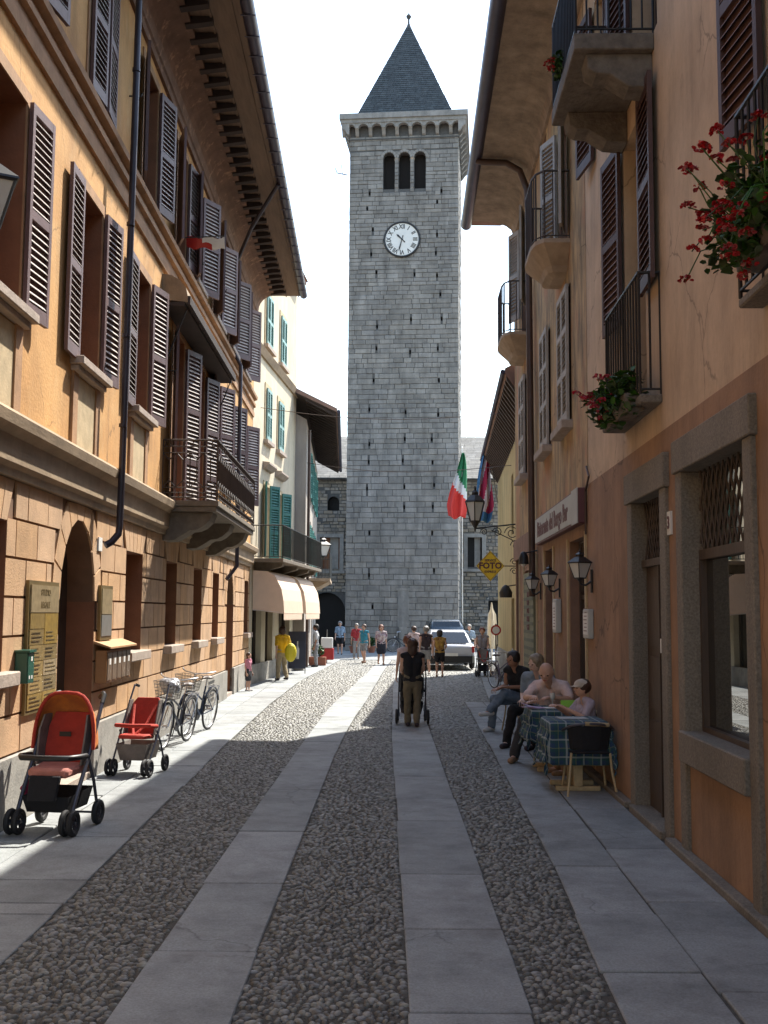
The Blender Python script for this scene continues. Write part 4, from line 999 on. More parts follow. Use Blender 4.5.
cobbles(lambda y: lerp(E_pl, y), lambda y: lerp(E_2l, y), 3.5, 43.4, 1)
cobbles(lambda y: lerp(E_2r, y), lambda y: lerp(E_3l, y), 3.5, 43.4, 2)
cobbles(lambda y: lerp(E_3r, y), lambda y: lerp(E_pr, y) if y < 23.2 else lerp(E_pr2, y), 3.5, 43.4, 3, spread=.5)
# ================================================================== PEOPLE
def skin(n, c): return mat(n, c, .55, var=.12, scale=14)
M['skin'] = skin('skin_tan', (.56, .33, .235)); M['skin_pale'] = skin('skin_pale', (.64, .42, .33)); M['skin_dark'] = skin('skin_brown', (.36, .18, .11))
M['eye'] = mat('eye', (.02, .015, .01), .2); M['lip'] = mat('lips', (.38, .10, .08), .5)
def cloth(n, c, c2=None, sc=9, **k): return mat(n, c, .9, var=.25, scale=sc, col2=c2, bump=.35, bscale=22, **k)
def hairm(n, c): return mat(n, c, .5, var=.5, scale=30, stretch=(1, 1, .2), bump=.5, bscale=60)
def capsule(mb, p, q, r0, r1, seg=12):
    p, q = Vector(p), Vector(q); t = q-p; L = t.length; t.normalize()
    a = t.cross(Vector((0, 0, 1)))
    if a.length < .05: a = t.cross(Vector((1, 0, 0)))
    a.normalize(); b = t.cross(a); rings = []
    for k in range(4): th = math.pi/2*(1-k/4)*.97; rings.append((p-t*r0*math.sin(th), r0*math.cos(th)))
    rings.append((p, r0)); rings.append((q, r1))
    for k in range(1, 5): th = math.pi/2*k/4*.97; rings.append((q+t*r1*math.sin(th), r1*math.cos(th)))
    mb.loft([[tuple(c+(a*math.cos(w)+b*math.sin(w))*r) for w in [2*math.pi*i/seg for i in range(seg)]] for c, r in rings])
TEXC = bpy.data.textures.new('folds', 'CLOUDS'); TEXC.noise_scale = .10; TEXC.noise_depth = 2
def remesh(mb, name, m, voxel=.009, smooth=3, origin=(0, 0, 0), fold=0):
    me0 = mb.mesh('tmp', m, origin=origin); ob = bpy.data.objects.new('tmp', me0); COL.objects.link(ob)
    md = ob.modifiers.new('r', 'REMESH'); md.mode = 'VOXEL'; md.voxel_size = voxel; md.use_smooth_shade = True
    if smooth: ms = ob.modifiers.new('s', 'SMOOTH'); ms.iterations = smooth; ms.factor = .5
    if fold: mdp = ob.modifiers.new('d', 'DISPLACE'); mdp.texture = TEXC; mdp.strength = fold; mdp.mid_level = .45
    dg = bpy.context.evaluated_depsgraph_get(); me = bpy.data.meshes.new_from_object(ob.evaluated_get(dg)); me.name = name
    bpy.data.objects.remove(ob); bpy.data.meshes.remove(me0)
    if not me.materials: me.materials.append(m)
    for p in me.polygons: p.use_smooth = True
    return me
def person(label, pos, rz, H, pose=None, top=None, sleeve='none', bottom=None, legs='trousers', shoes=None, hair=None, hairlen='short', skinm='skin', hat=None, look=(0, 0), lean=0.0, group=None, belly=1.0, collar=False, vox=.009, bag=None):
    """pose: joint overrides in units of H, x right, y forward, z up"""
    J = {'hipL': (-.052, 0, .515), 'hipR': (.052, 0, .515), 'kneeL': (-.058, .008, .285), 'kneeR': (.058, .008, .285), 'ankL': (-.06, -.01, .045), 'ankR': (.06, -.01, .045),
         'waist': (0, 0, .60), 'chest': (0, 0, .73), 'neck': (0, -.005, .825), 'head': (0, .012, .925), 'shL': (-.105, 0, .80), 'shR': (.105, 0, .80),
         'elL': (-.135, -.015, .625), 'elR': (.135, -.015, .625), 'wrL': (-.145, .025, .475), 'wrR': (.145, .025, .475), 'toeL': (0, .1), 'toeR': (0, .1), 'handL': None, 'handR': None}
    J.update(pose or {})
    if lean:
        c, s = math.cos(lean), math.sin(lean); hz = .53; hy = (J['hipL'][1]+J['hipR'][1])/2; hz = (J['hipL'][2]+J['hipR'][2])/2
        for k in ('waist', 'chest', 'neck', 'head', 'shL', 'shR'):
            x, y, z = J[k]; y -= hy; z -= hz; J[k] = (x, hy+y*c+z*s, hz-y*s+z*c)
    P = {k: (Vector(v)*H if v is not None and len(v) == 3 else v) for k, v in J.items()}
    fr = place(*pos, rz); root = thing('person', label, 'person', pos, group)
    fwd = Vector((0, 1, 0))
    hq = Matrix.Rotation(look[0], 3, 'Z') @ Matrix.Rotation(look[1], 3, 'X')
    hd = P['head']; h = H*.067
    hv = lambda x, y, z: hd+hq @ Vector((x, y, z))*h
    def arm(mb, s, k=0.0):
        sh, el_, wr = P['sh'+s], P['el'+s], P['wr'+s]
        capsule(mb, sh, el_, H*.030+k, H*.023+k); capsule(mb, el_, wr, H*.0225+k, H*.0145+k)
    def hand(mb, s):
        wr, el_ = P['wr'+s], P['el'+s]; d = (Vector(P['hand'+s])*1.0 if P['hand'+s] is not None else (wr-el_)).normalized()
        sgn = -1 if s == 'L' else 1
        side = d.cross(Vector((0, 0, 1))) 
        if side.length < .35: side = Vector((0, 1, 0))      # hanging arm: palm faces the thigh, fingers spread fore-aft
        side.normalize(); pn = d.cross(side).normalized()
        if abs(d.z) > .8: pn = Vector((-sgn, 0, 0)); side = Vector((0, 1, 0)); 
        elif pn.z > 0: pn = -pn
        pl = H*.048; q = wr+d*pl
        for o in (-.016, 0, .016): capsule(mb, wr+side*H*o*.6, q+side*H*o, H*.0115, H*.0105, 8)
        for i, (o, L) in enumerate(((-.021, .036), (-.007, .043), (.007, .046), (.021, .041))):
            if sgn > 0: o = -o
            b0 = q+side*H*o*1.05; b1 = b0+d*H*L*.45+pn*H*.004; b2 = b1+d*H*L*.38+pn*H*.014; b3 = b2+d*H*L*.12+pn*H*.014
            capsule(mb, b0-d*H*.01, b1, .0078, .0075, 8); capsule(mb, b1, b2, .0075, .0068, 8); capsule(mb, b2, b3, .0068, .006, 8)
        th = side if sgn > 0 else side
        b0 = wr+d*H*.014+side*H*.016; b1 = b0+d*H*.018+side*H*.018+pn*H*.008; b2 = b1+d*H*.022+side*H*.004+pn*H*.006
        capsule(mb, b0, b1, .0095, .0088, 8); capsule(mb, b1, b2, .0088, .0075, 8)
    def leg(mb, s, k=0.0, lo=1.0):
        capsule(mb, P['hip'+s], P['knee'+s], H*.050*1+k, H*.032+k)
        if lo: 
            kn, an = P['knee'+s], P['ank'+s]; m_ = kn.lerp(an, .3)
            capsule(mb, kn, m_, H*.031+k, H*.032+k); capsule(mb, m_, an, H*.032+k, H*.019+k)
    def torso(mb, k=0.0, neck=True):
        hc = (P['hipL']+P['hipR'])/2
        for sx in (-1, 1):
            o = Vector((sx, 0, 0))
            capsule(mb, hc+o*H*.042+Vector((0, 0, H*.01)), P['waist']+o*H*.032*belly, H*.056+k, H*.050*belly+k)
            capsule(mb, P['waist']+o*H*.032*belly, P['chest']+o*H*.048, H*.050*belly+k, H*.060+k)
            sh = P['shR'] if sx > 0 else P['shL']
            capsule(mb, P['chest']+o*H*.044, sh.lerp(P['neck'], .42)-Vector((0, 0, H*.02)), H*.058+k, H*.034+k)
            capsule(mb, sh.lerp(P['neck'], .75), sh, H*.028+k, H*.031+k)
    mb = MB(); torso(mb)
    capsule(mb, P['neck']-Vector((0, 0, H*.02)), hd-Vector((0, 0, h*.5)), H*.030, H*.029)
    for s in 'LR':
        arm(mb, s); hand(mb, s); leg(mb, s)
        tx, ty = P['toe'+s]; an = P['ank'+s]; capsule(mb, an-Vector((0, 0, H*.012)), an+Vector((tx*H, ty*H, -H*.026)), H*.022, H*.016); 
    mb.ell(hd, (h*.76, h*.88, h*1.0), 18, 12, hq); mb.ell(hv(0, .22, -.52), (h*.52, h*.58, h*.48), 14, 8, hq)
    mb.ell(hv(0, .93, -.12), (h*.11, h*.2, h*.2), 8, 6, hq); mb.ell(hv(0, .78, -.5), (h*.28, h*.13, h*.10), 8, 5, hq)
    for sx in (-1, 1): mb.ell(hv(sx*.78, -.02, -.08), (h*.08, h*.17, h*.26), 8, 6, hq); mb.ell(hv(sx*.32, .74, .17), (h*.25, h*.12, h*.07), 8, 5, hq)
    mb.V = [fr(*v) for v in mb.V]
    bd = bpy.data.objects.new('body', remesh(mb, 'body', M[skinm], vox, 2, pos)); COL.objects.link(bd); bd.parent = root
    def part(mb2, nm, m_, rm=.012, sm=4):
        mb2.V = [fr(*v) for v in mb2.V]
        me = remesh(mb2, nm, m_, rm, sm, pos, .035 if nm in ('shirt', 'trousers', 'shorts', 'skirt') else (.03 if nm == 'hair' else 0)) if rm else mb2.mesh(nm, m_, True, pos)
        o = bpy.data.objects.new(nm, me); COL.objects.link(o); o.parent = root; return o
    for sx in (-1, 1):
        e = MB(); e.ell(hv(sx*.33, .80, .05), (h*.13, h*.07, h*.07), 8, 5, hq); part(e, 'eye', M['eye'], 0)
    e = MB(); e.ell(hv(0, .90, -.5), (h*.24, h*.05, h*.05), 8, 4, hq); part(e, 'mouth', M['lip'], 0)
    # shirt
    t = MB(); torso(t, H*.008)
    for s in 'LR':
        sh, el_, wr = P['sh'+s], P['el'+s], P['wr'+s]
        if sleeve == 'short': capsule(t, sh, sh.lerp(el_, .78), H*.040, H*.036)
        elif sleeve == 'long': capsule(t, sh, el_, H*.040, H*.032); capsule(t, el_, wr, H*.031, H*.022)
    if collar: capsule(t, P['neck']+Vector((0, -.01, 0)), P['neck']+Vector((0, -.01, H*.02)), H*.036, H*.034)
    hcc = (P['hipL']+P['hipR'])/2; capsule(t, hcc+Vector((-H*.046, 0, H*.012)), hcc+Vector((H*.046, 0, H*.012)), H*.066*max(1, belly*.97), H*.066*max(1, belly*.97))
    part(t, 'shirt', top)
    # trousers, shorts or skirt
    t = MB(); hc = (P['hipL']+P['hipR'])/2
    for sx in (-1, 1): capsule(t, hc+Vector((sx*H*.04, 0, H*.045)), hc+Vector((sx*H*.045, 0, -H*.01)), H*.062*max(1, belly*.95), H*.066)
    capsule(t, hc+Vector((-H*.045, 0, -H*.02)), hc+Vector((H*.045, 0, -H*.02)), H*.064, H*.064)
    for s in 'LR':
        kn, an, hp = P['knee'+s], P['ank'+s], P['hip'+s]
        if legs == 'trousers': capsule(t, hp, kn, H*.058, H*.044); capsule(t, kn, an+Vector((0, 0, H*.01)), H*.044, H*.036)
        elif legs == 'shorts': capsule(t, hp, hp.lerp(kn, .72), H*.060, H*.050)
        elif legs == 'skirt':
            capsule(t, hp, hp.lerp(kn, .85), H*.066, H*.062); capsule(t, hc, (P['kneeL']+P['kneeR'])/2*.8+hc*.2, H*.07, H*.066)
    part(t, {'trousers': 'trousers', 'shorts': 'shorts', 'skirt': 'skirt'}[legs], bottom)
    if shoes:
        for s in 'LR':
            t = MB(); tx, ty = P['toe'+s]; an = P['ank'+s]
            capsule(t, an+Vector((-tx*H*.25, -ty*H*.25, -H*.020)), an+Vector((tx*H, ty*H, -H*.026)), H*.026, H*.021); part(t, 'shoe', shoes, .008, 2)
    if hair:
        t = MB()
        if hairlen == 'bald': t.ell(hv(0, -.22, -.05), (h*.84, h*.74, h*.52), 14, 8, hq)
        else:
            t.ell(hv(0, -.20, .26), (h*.96, h*.98, h*.98), 16, 10, hq)
            if hairlen == 'bob': t.ell(hv(0, -.34, -.25), (h*.98, h*.76, h*.95), 14, 8, hq)
            if hairlen == 'long': t.ell(hv(0, -.46, -.6), (h*.88, h*.60, h*1.35), 14, 8, hq)
            if hairlen == 'bun': t.ell(hv(0, -.95, .35), (h*.36, h*.34, h*.36), 10, 6, hq)
            if hairlen == 'tail': t.ell(hv(0, -.95, -.35), (h*.24, h*.24, h*.85), 10, 8, hq)
        part(t, 'hair', hair, .009, 2)
    if hat:
        t = MB(); t.ell(hv(0, -.04, .48), (h*.95, h*1.02, h*.72), 16, 8, hq)
        pts = []
        t.loft([[tuple(hv(.75*math.cos(a), .55+1.05*math.sin(a), .22+dz)) for a in [math.pi*i/10 for i in range(11)]] for dz in (0, .09)], cap=True)
        part(t, 'cap', hat, .008, 1)
    return root
C_ = {k: cloth('cloth_'+k, c, c2) for k, (c, c2) in dict(black=((.012, .012, .015), None), khaki=((.17, .135, .085), None), navy=((.02, .022, .035), None), darkbrown=((.05, .035, .04), None), greys=((.30, .30, .30), None),
     ochre=((.42, .26, .05), (.20, .09, .03)), lightblue=((.28, .38, .50), None), turq=((.05, .28, .38), None), whitish=((.62, .60, .58), None), blouse=((.62, .55, .52), (.22, .12, .16)), yellow=((.70, .42, .02), None), beige=((.40, .32, .20), None),
     pinkw=((.68, .52, .49), None), jeans=((.09, .13, .19), (.16, .20, .25)), charcoal=((.04, .04, .045), None), pink=((.62, .25, .33), None), greytop=((.33, .31, .33), None), red=((.40, .04, .05), None), bluegrey=((.24, .30, .36), None), lilac=((.42, .36, .42), None), capw=((.55, .48, .40), None), tan=((.28, .16, .09), None)).items()}
HB_ = {'dark': hairm('hair_dark', (.02, .012, .01)), 'brown': hairm('hair_brown', (.07, .03, .018)), 'red': hairm('hair_red', (.20, .06, .03)), 'blond': hairm('hair_greyblond', (.30, .24, .16)), 'grey': hairm('hair_grey', (.28, .26, .24))}
def walk(a, sw=1):
    return {'kneeL': (-.055, .045*sw, .29), 'ankL': (-.055, .05*sw, .045), 'kneeR': (.055, .015*sw if sw > 0 else -.02, .29), 'ankR': (.055, -.10*sw, .06), 'elL': (-.13, -.05, .63), 'wrL': (-.14, -.05, .48), 'elR': (.13, .02, .63), 'wrR': (.14, .10, .50)}
push = {'elL': (-.125, .03, .64), 'wrL': (-.10, .17, .60), 'elR': (.125, .03, .64), 'wrR': (.10, .17, .60), 'handL': (0, 1, -.1), 'handR': (0, 1, -.1)}
PI = math.pi
# central woman pushing a pushchair, seen from behind
person('woman seen from behind in black sleeveless top and khaki trousers pushing a pushchair', (.50, 18.15, 0), 0, 1.47, {**push, 'kneeL': (-.055, .03, .285), 'ankL': (-.05, .05, .045), 'ankR': (.05, -.05, .05)}, C_['black'], bottom=C_['khaki'], shoes=C_['darkbrown'], hair=HB_['brown'], hairlen='long', skinm='skin')
person('person half hidden in front of the woman in black, reddish hair tied up', (.475, 20.6, 0), .1, 1.47, {}, C_['pinkw'], bottom=C_['charcoal'], shoes=C_['darkbrown'], hair=HB_['red'], hairlen='bun')
person('man in dark sleeveless shirt and grey shorts seen from behind, left of the car', (1.32, 33.0, 0), .1, 1.50, walk(0), C_['darkbrown'], bottom=C_['greys'], legs='shorts', shoes=C_['whitish'], hair=HB_['grey'], skinm='skin')
person('woman in ochre patterned top and black shorts seen from behind near the car', (1.70, 32.2, 0), -.1, 1.40, {'wrR': (.10, .08, .60), 'elR': (.14, 0, .64)}, C_['ochre'], bottom=C_['black'], legs='shorts', shoes=C_['tan'], hair=HB_['dark'], hairlen='bob')
person('person in a pale shirt with dark short hair beyond the woman in black', (1.05, 36.5, 0), .2, 1.45, {}, C_['pinkw'], sleeve='short', bottom=C_['charcoal'], shoes=C_['black'], hair=HB_['brown'])
person('walker in light blue shirt and black shorts, farthest left on the square', (-1.95, 48.5, 0), PI, 1.50, walk(0), C_['lightblue'], sleeve='short', bottom=C_['black'], legs='shorts', shoes=C_['black'], hair=HB_['grey'], skinm='skin')
person('woman in turquoise top and pale short skirt walking in the sun', (-.72, 40.6, 0), PI-.6, 1.46, walk(0), C_['turq'], bottom=C_['greys'], legs='shorts', shoes=C_['tan'], hair=HB_['brown'], hairlen='tail')
person('person in white shirt with red bag behind the woman in turquoise', (-1.10, 44.2, 0), PI, 1.45, {}, C_['red'], sleeve='short', bottom=C_['greys'], shoes=C_['tan'], hair=HB_['grey'])
person('woman in white patterned blouse and navy skirt walking towards the camera', (-.07, 39.3, 0), PI+.15, 1.46, walk(0), C_['blouse'], sleeve='short', bottom=C_['navy'], legs='skirt', shoes=C_['tan'], hair=HB_['red'], hairlen='bob')
person('person in yellow shirt and beige trousers outside the shop under the awning', (-2.82, 30.0, 0), .5, 1.50, {**walk(0, 1), 'elR': (.15, .0, .66), 'wrR': (.13, .12, .58)}, C_['yellow'], sleeve='short', bottom=C_['beige'], shoes=C_['darkbrown'], hair=HB_['brown'], hairlen='bob')
person('person in white shirt half hidden behind the farther awning', (-2.35, 37.6, 0), PI/2, 1.48, {}, C_['whitish'], sleeve='short', bottom=C_['greys'], shoes=C_['black'], hair=HB_['dark'], skinm='skin_dark')
person('small girl in pink top and dark skirt against the ochre wall', (-3.24, 25.9, 0), -PI/2-.4, .92, {}, C_['pink'], sleeve='short', bottom=C_['charcoal'], legs='skirt', shoes=C_['whitish'], hair=HB_['brown'], hairlen='long')
person('woman in pale grey vest coming with a pushchair beside the parked car', (3.05, 33.0, 0), PI, 1.47, push, C_['greytop'], bottom=C_['charcoal'], shoes=C_['black'], hair=HB_['red'], hairlen='bun')
person('person in light blue shirt in the sun behind the woman with grey vest', (3.25, 40.5, 0), PI, 1.48, {}, C_['lightblue'], sleeve='short', bottom=C_['greys'], shoes=C_['black'], hair=HB_['grey'])
# the four at the café tables
def sit(x=0, kl=(-.09, .25, .30), kr=(.09, .25, .30), al=(-.09, .27, .045), ar=(.09, .27, .045), **k):
    d = {'hipL': (-.055, 0, .29), 'hipR': (.055, 0, .29), 'waist': (0, -.01, .375), 'chest': (0, 0, .505), 'neck': (0, .005, .60), 'head': (0, .03, .695), 'shL': (-.107, 0, .575), 'shR': (.107, 0, .575),
         'kneeL': kl, 'kneeR': kr, 'ankL': al, 'ankR': ar, 'elL': (-.14, .05, .42), 'elR': (.14, .05, .42), 'wrL': (-.08, .19, .41), 'wrR': (.08, .19, .41)}
    d.update(k); return d
person('bald man in pale pink shirt writing at the farther table', (2.26, 14.10, 0), PI-.42, 1.80,
       sit(kl=(-.10, .23, .30), kr=(.17, .22, .30), al=(-.11, .25, .045), ar=(.25, .20, .045), shL=(-.107, .14, .54), shR=(.107, .14, .54), chest=(0, .10, .49), waist=(0, .02, .375), neck=(0, .16, .57), head=(0, .24, .645),
           elL=(-.16, .20, .46), elR=(.15, .24, .46), wrL=(-.05, .33, .475), wrR=(.05, .36, .475), handL=(.5, .6, -.1), handR=(-.2, 1, -.1)), C_['pinkw'], sleeve='short', bottom=C_['charcoal'], shoes=C_['tan'], hair=HB_['grey'], hairlen='bald', skinm='skin', look=(0, -.5), belly=1.15, collar=True, vox=.007)
person('grey blond woman in blue grey shirt and black trousers sitting behind the bald man', (2.29, 15.6, 0), PI-.55, 1.74,
       sit(kl=(-.02, .25, .30), kr=(.14, .25, .31), al=(-.02, .24, .045), ar=(.20, .24, .045), wrL=(-.02, .22, .38), wrR=(.06, .24, .39)), C_['bluegrey'], sleeve='short', bottom=C_['black'], shoes=C_['darkbrown'], hair=HB_['blond'], hairlen='bob', look=(-.5, -.25), lean=.18, skinm='skin_pale', vox=.007)
person('dark haired man in black vest and jeans sitting farthest from the camera', (2.26, 17.6, 0), PI-.75, 1.72,
       sit(kl=(.02, .24, .36), kr=(.12, .26, .30), al=(.10, .36, .20), ar=(.17, .24, .045), wrL=(.0, .24, .42), wrR=(.09, .26, .40), toeL=(.03, .1)), C_['black'], bottom=C_['jeans'], shoes=C_['whitish'], hair=HB_['dark'], skinm='skin_dark', lean=.25, look=(-.2, -.2), vox=.008)
person('child in pale cap and lilac shirt sitting between the two tables', (2.38, 12.66, 0), PI/2+.25, 1.42,
       sit(hipL=(-.055, 0, .33), hipR=(.055, 0, .33), waist=(0, -.01, .41), chest=(0, 0, .53), neck=(0, .005, .63), head=(0, .03, .725), shL=(-.107, 0, .605), shR=(.107, 0, .605), kl=(-.08, .22, .34), kr=(.08, .22, .34), al=(-.08, .22, .08), ar=(.08, .22, .08), elL=(-.15, .08, .50), elR=(.15, .08, .50), wrL=(-.06, .2, .57), wrR=(.07, .22, .57)), C_['lilac'], sleeve='short', bottom=C_['tan'], shoes=C_['tan'], hair=HB_['brown'], hat=C_['capw'], vox=.007)
# ================================================================== CAFE TABLES AND CHAIRS
def plaid():
    m = bpy.data.materials.new('plaid_tablecloth'); m.use_nodes = True; nt = m.node_tree; N = nt.nodes; L = nt.links; b = N['Principled BSDF']; b.inputs['Roughness'].default_value = .85
    tc = N.new('ShaderNodeTexCoord'); sp = N.new('ShaderNodeSeparateXYZ'); L.new(tc.outputs['UV'], sp.inputs[0])
    def band(sock, f, lo):
        a = N.new('ShaderNodeMath'); a.operation = 'MULTIPLY'; a.inputs[1].default_value = f; L.new(sock, a.inputs[0])
        c = N.new('ShaderNodeMath'); c.operation = 'FRACT'; L.new(a.outputs[0], c.inputs[0])
        g = N.new('ShaderNodeMath'); g.operation = 'GREATER_THAN'; g.inputs[1].default_value = lo; L.new(c.outputs[0], g.inputs[0]); return g.outputs[0]
    cur = None
    col = (.025, .055, .12, 1)
    for f, lo, c, fac in ((11, .5, (.02, .085, .07, 1), .55), (11, .90, (.30, .30, .12, 1), .4), (5.5, .9, (.38, .42, .45, 1), .5)):
        for ax in (0, 1):
            mx = N.new('ShaderNodeMix'); mx.data_type = 'RGBA'; mx.inputs[7].default_value = c
            if cur is None: mx.inputs[6].default_value = col
            else: L.new(cur, mx.inputs[6])
            mu = N.new('ShaderNodeMath'); mu.operation = 'MULTIPLY'; mu.inputs[1].default_value = fac; L.new(band(sp.outputs[ax], f, lo), mu.inputs[0]); L.new(mu.outputs[0], mx.inputs[0]); cur = mx.outputs[2]
    L.new(cur, b.inputs['Base Color']); return m
M['plaid'] = plaid()
def cafe_table(x0, x1, y0, y1, lab):
    cx, cy = (x0+x1)/2, (y0+y1)/2
    t = thing('cafe_table', lab, 'table', (cx, cy, 0), 'cafe tables on the pavement')
    MB().box(x0+.02, x1-.02, y0+.02, y1-.02, .70, .73).build('tabletop', M['woodpale'], t)
    for yy in (cy-.2, cy+.2):
        m_ = MB(); m_.box(x0+.08, x1-.08, yy-.03, yy+.03, .0, .05); m_.box(cx-.05, cx+.05, yy-.025, yy+.025, .05, .70); m_.box(x0+.12, x1-.12, yy-.025, yy+.025, .66, .699); m_.build('trestle', M['woodpale'], t, bevel=.006)
    MB().box(cx-.02, cx+.02, cy-.174, cy+.174, .25, .31).build('stretcher', M['woodpale'], t)
def tablecloth(x0, x1, y0, y1, drop, lab, seed):
    r = random.Random(seed); me = bpy.data.meshes.new('tablecloth'); nx, ny = 36, 36; w, d = x1-x0, y1-y0
    V = []; UV = []; Fc = []
    cx, cy = (x0+x1)/2, (y0+y1)/2
    for j in range(ny+1):
        for i in range(nx+1):
            u = -drop+(w+2*drop)*i/nx; v = -drop+(d+2*drop)*j/ny
            ox = max(0, -u, u-w); oy = max(0, -v, v-d); o = max(ox, oy) if min(ox, oy) == 0 else math.hypot(ox, oy)*.92
            px = min(max(u, -.004), w+.004); py = min(max(v, -.004), d+.004)
            z = .742
            if o > 0:
                z -= min(o, drop*1.25)*.985; k = .03*min(1, o/.15)
                wv = k*(math.sin(u*26+seed)+math.sin(v*23+seed*2))*.5+o*.10
                if ox: px += (-1 if u < 0 else 1)*wv
                if oy: py += (-1 if v < 0 else 1)*wv
            V.append((x0+px-cx, y0+py-cy, z)); UV.append((u, v))
    for j in range(ny):
        for i in range(nx): a = j*(nx+1)+i; Fc.append((a, a+1, a+nx+2, a+nx+1))
    me.from_pydata(V, [], Fc); ul = me.uv_layers.new(name='UVMap')
    for l in me.loops: ul.data[l.index].uv = UV[l.vertex_index]
    for p in me.polygons: p.use_smooth = True
    me.materials.append(M['plaid']); ob = bpy.data.objects.new('tablecloth', me); COL.objects.link(ob); ob.location = (cx, cy, 0)
    sm = ob.modifiers.new('s', 'SOLIDIFY'); sm.thickness = .004; sm.offset = 1
    tag(ob, lab, 'tablecloth', 'plaid tablecloths')
TX0, TX1 = 1.80, 2.44
cafe_table(TX0, TX1, 11.62, 12.28, 'nearer cafe table on wooden trestle feet, with the empty chair drawn up to it')
tablecloth(TX0, TX1, 11.62, 12.28, .46, 'blue and green plaid tablecloth on the nearer cafe table', 1)
cafe_table(TX0, TX1, 13.0, 13.66, 'farther cafe table in front of the bald man')
tablecloth(TX0, TX1, 13.0, 13.66, .40, 'blue and green plaid tablecloth on the farther table under the papers', 4)
def cafe_chair(x, y, rz, lab):
    t = thing('cafe_chair', lab, 'chair', (x, y, 0), 'cafe chairs'); fr = place(x, y, 0, rz)
    for sx in (-1, 1):
        m_ = MB(fr); m_.tube([(sx*.24, .22, 0), (sx*.21, .18, .25), (sx*.20, .16, .44)], .013, 8); m_.build('leg', M['woodpale'], t, smooth=True)
        m_ = MB(fr); m_.tube([(sx*.26, -.27, 0), (sx*.22, -.20, .25), (sx*.205, -.19, .44)], .013, 8); m_.build('leg', M['woodpale'], t, smooth=True)
    m_ = MB(fr); m_.prism([(-.20, -.2), (.20, -.2), (.22, .16), (.16, .22), (-.16, .22), (-.22, .16)], .43, .455, 'z'); m_.build('seat', M['blackfab'], t, bevel=.006)
    pts = [(-.21, .15, .44), (-.25, .12, .58), (-.265, .02, .655), (-.26, -.10, .68), (-.21, -.20, .72), (-.1, -.255, .745), (0, -.265, .75), (.1, -.255, .745), (.21, -.20, .72), (.26, -.10, .68), (.265, .02, .655), (.25, .12, .58), (.21, .15, .44)]
    m_ = MB(fr); m_.tube(pts, .014, 8); m_.build('back_frame', M['chrome'] if False else M['greytube'], t, smooth=True)
    m_ = MB(fr)
    q = [(-.235, -.12), (-.21, -.19), (-.1, -.245), (0, -.255), (.1, -.245), (.21, -.19), (.235, -.12)]
    m_.loft([[(a*f, b*f2, z) for a, b in q]+[(a*f*.96, b*f2*.96, z) for a, b in q[::-1]] for z, f, f2 in ((.47, .86, .84), (.58, .93, .92), (.70, 1, 1), (.725, 1, 1))]); m_.build('backrest', M['blackfab'], t)
    m_ = MB(fr); m_.tube([(-.07, -.262, .752), (.19, -.215, .735)], .022, 8); m_.build('arm_pad', M['woodpale'], t, smooth=True)
cafe_chair(2.20, 11.62, 0, 'empty woven chair with pale legs, its back to the camera at the nearer table')
cafe_chair(2.28, 14.16, PI-.42, 'cafe chair under the bald man')
cafe_chair(2.30, 15.68, PI-.55, 'cafe chair under the grey blond woman')
cafe_chair(2.28, 17.66, PI-.75, 'cafe chair under the man in jeans')
cafe_chair(2.38, 12.66, PI/2+.25, 'cafe chair under the child with the cap')
# things on the tables
def glass_on(x, y, z):
    m_ = MB(); m_.lathe((x, y, z), [(.034, 0), (.034, .004), (.006, .008), (.005, .075), (.03, .10), (.036, .13), (.032, .165), (.030, .165), (.033, .13), (.004, .095)], 16)
    g = m_.build('wine_glass', M['lampglass'], smooth=True); tag(g, 'stemmed glass of red wine on the farther table', 'wine glass')
    m_ = MB(); m_.lathe((x, y, z), [(.004, .098), (.027, .104), (.031, .13), (.0305, .14)], 14); m_.build('red_wine', M['red'], g, smooth=True)
glass_on(2.12, 13.45, .75)
tag(MB(place(1.86, 13.25, .752, .5)).box(-.10, .10, -.14, .14, 0, .004).add([(-.16, -.12, .03), (-.04, -.16, .01), (0, .1, .02), (-.13, .13, .06)], [(0, 1, 2, 3)]).build('folded_paper', mat('lilac_paper', (.55, .42, .62), .8, var=.2, scale=12)), 'folded lilac printed sheet on the street end of the farther table', 'paper')
tag(MB(place(2.26, 13.15, .752, .2)).prism([(-.09, 0), (.09, 0), (.09, .10), (-.09, .10)], -.01, .01, 'n').build('green_card', mat('lime_card', (.35, .75, .10), .6, var=.1)), 'lime green folded card before the child with the cap', 'card')
tag(MB(place(2.08, 13.22, .752, .1)).box(-.1, .1, -.07, .07, 0, .006).build('notepad', M['paper']), 'white notepad before the bald man on the farther table', 'notepad')
tag(MB(place(2.1, 11.98, .748, .1)).box(-.16, .16, -.11, .11, 0, .006).build('place_mat', mat('pale_paper_mat', (.42, .44, .44), .8, var=.15)), 'pale paper place mat on the nearer plaid table', 'place mat')

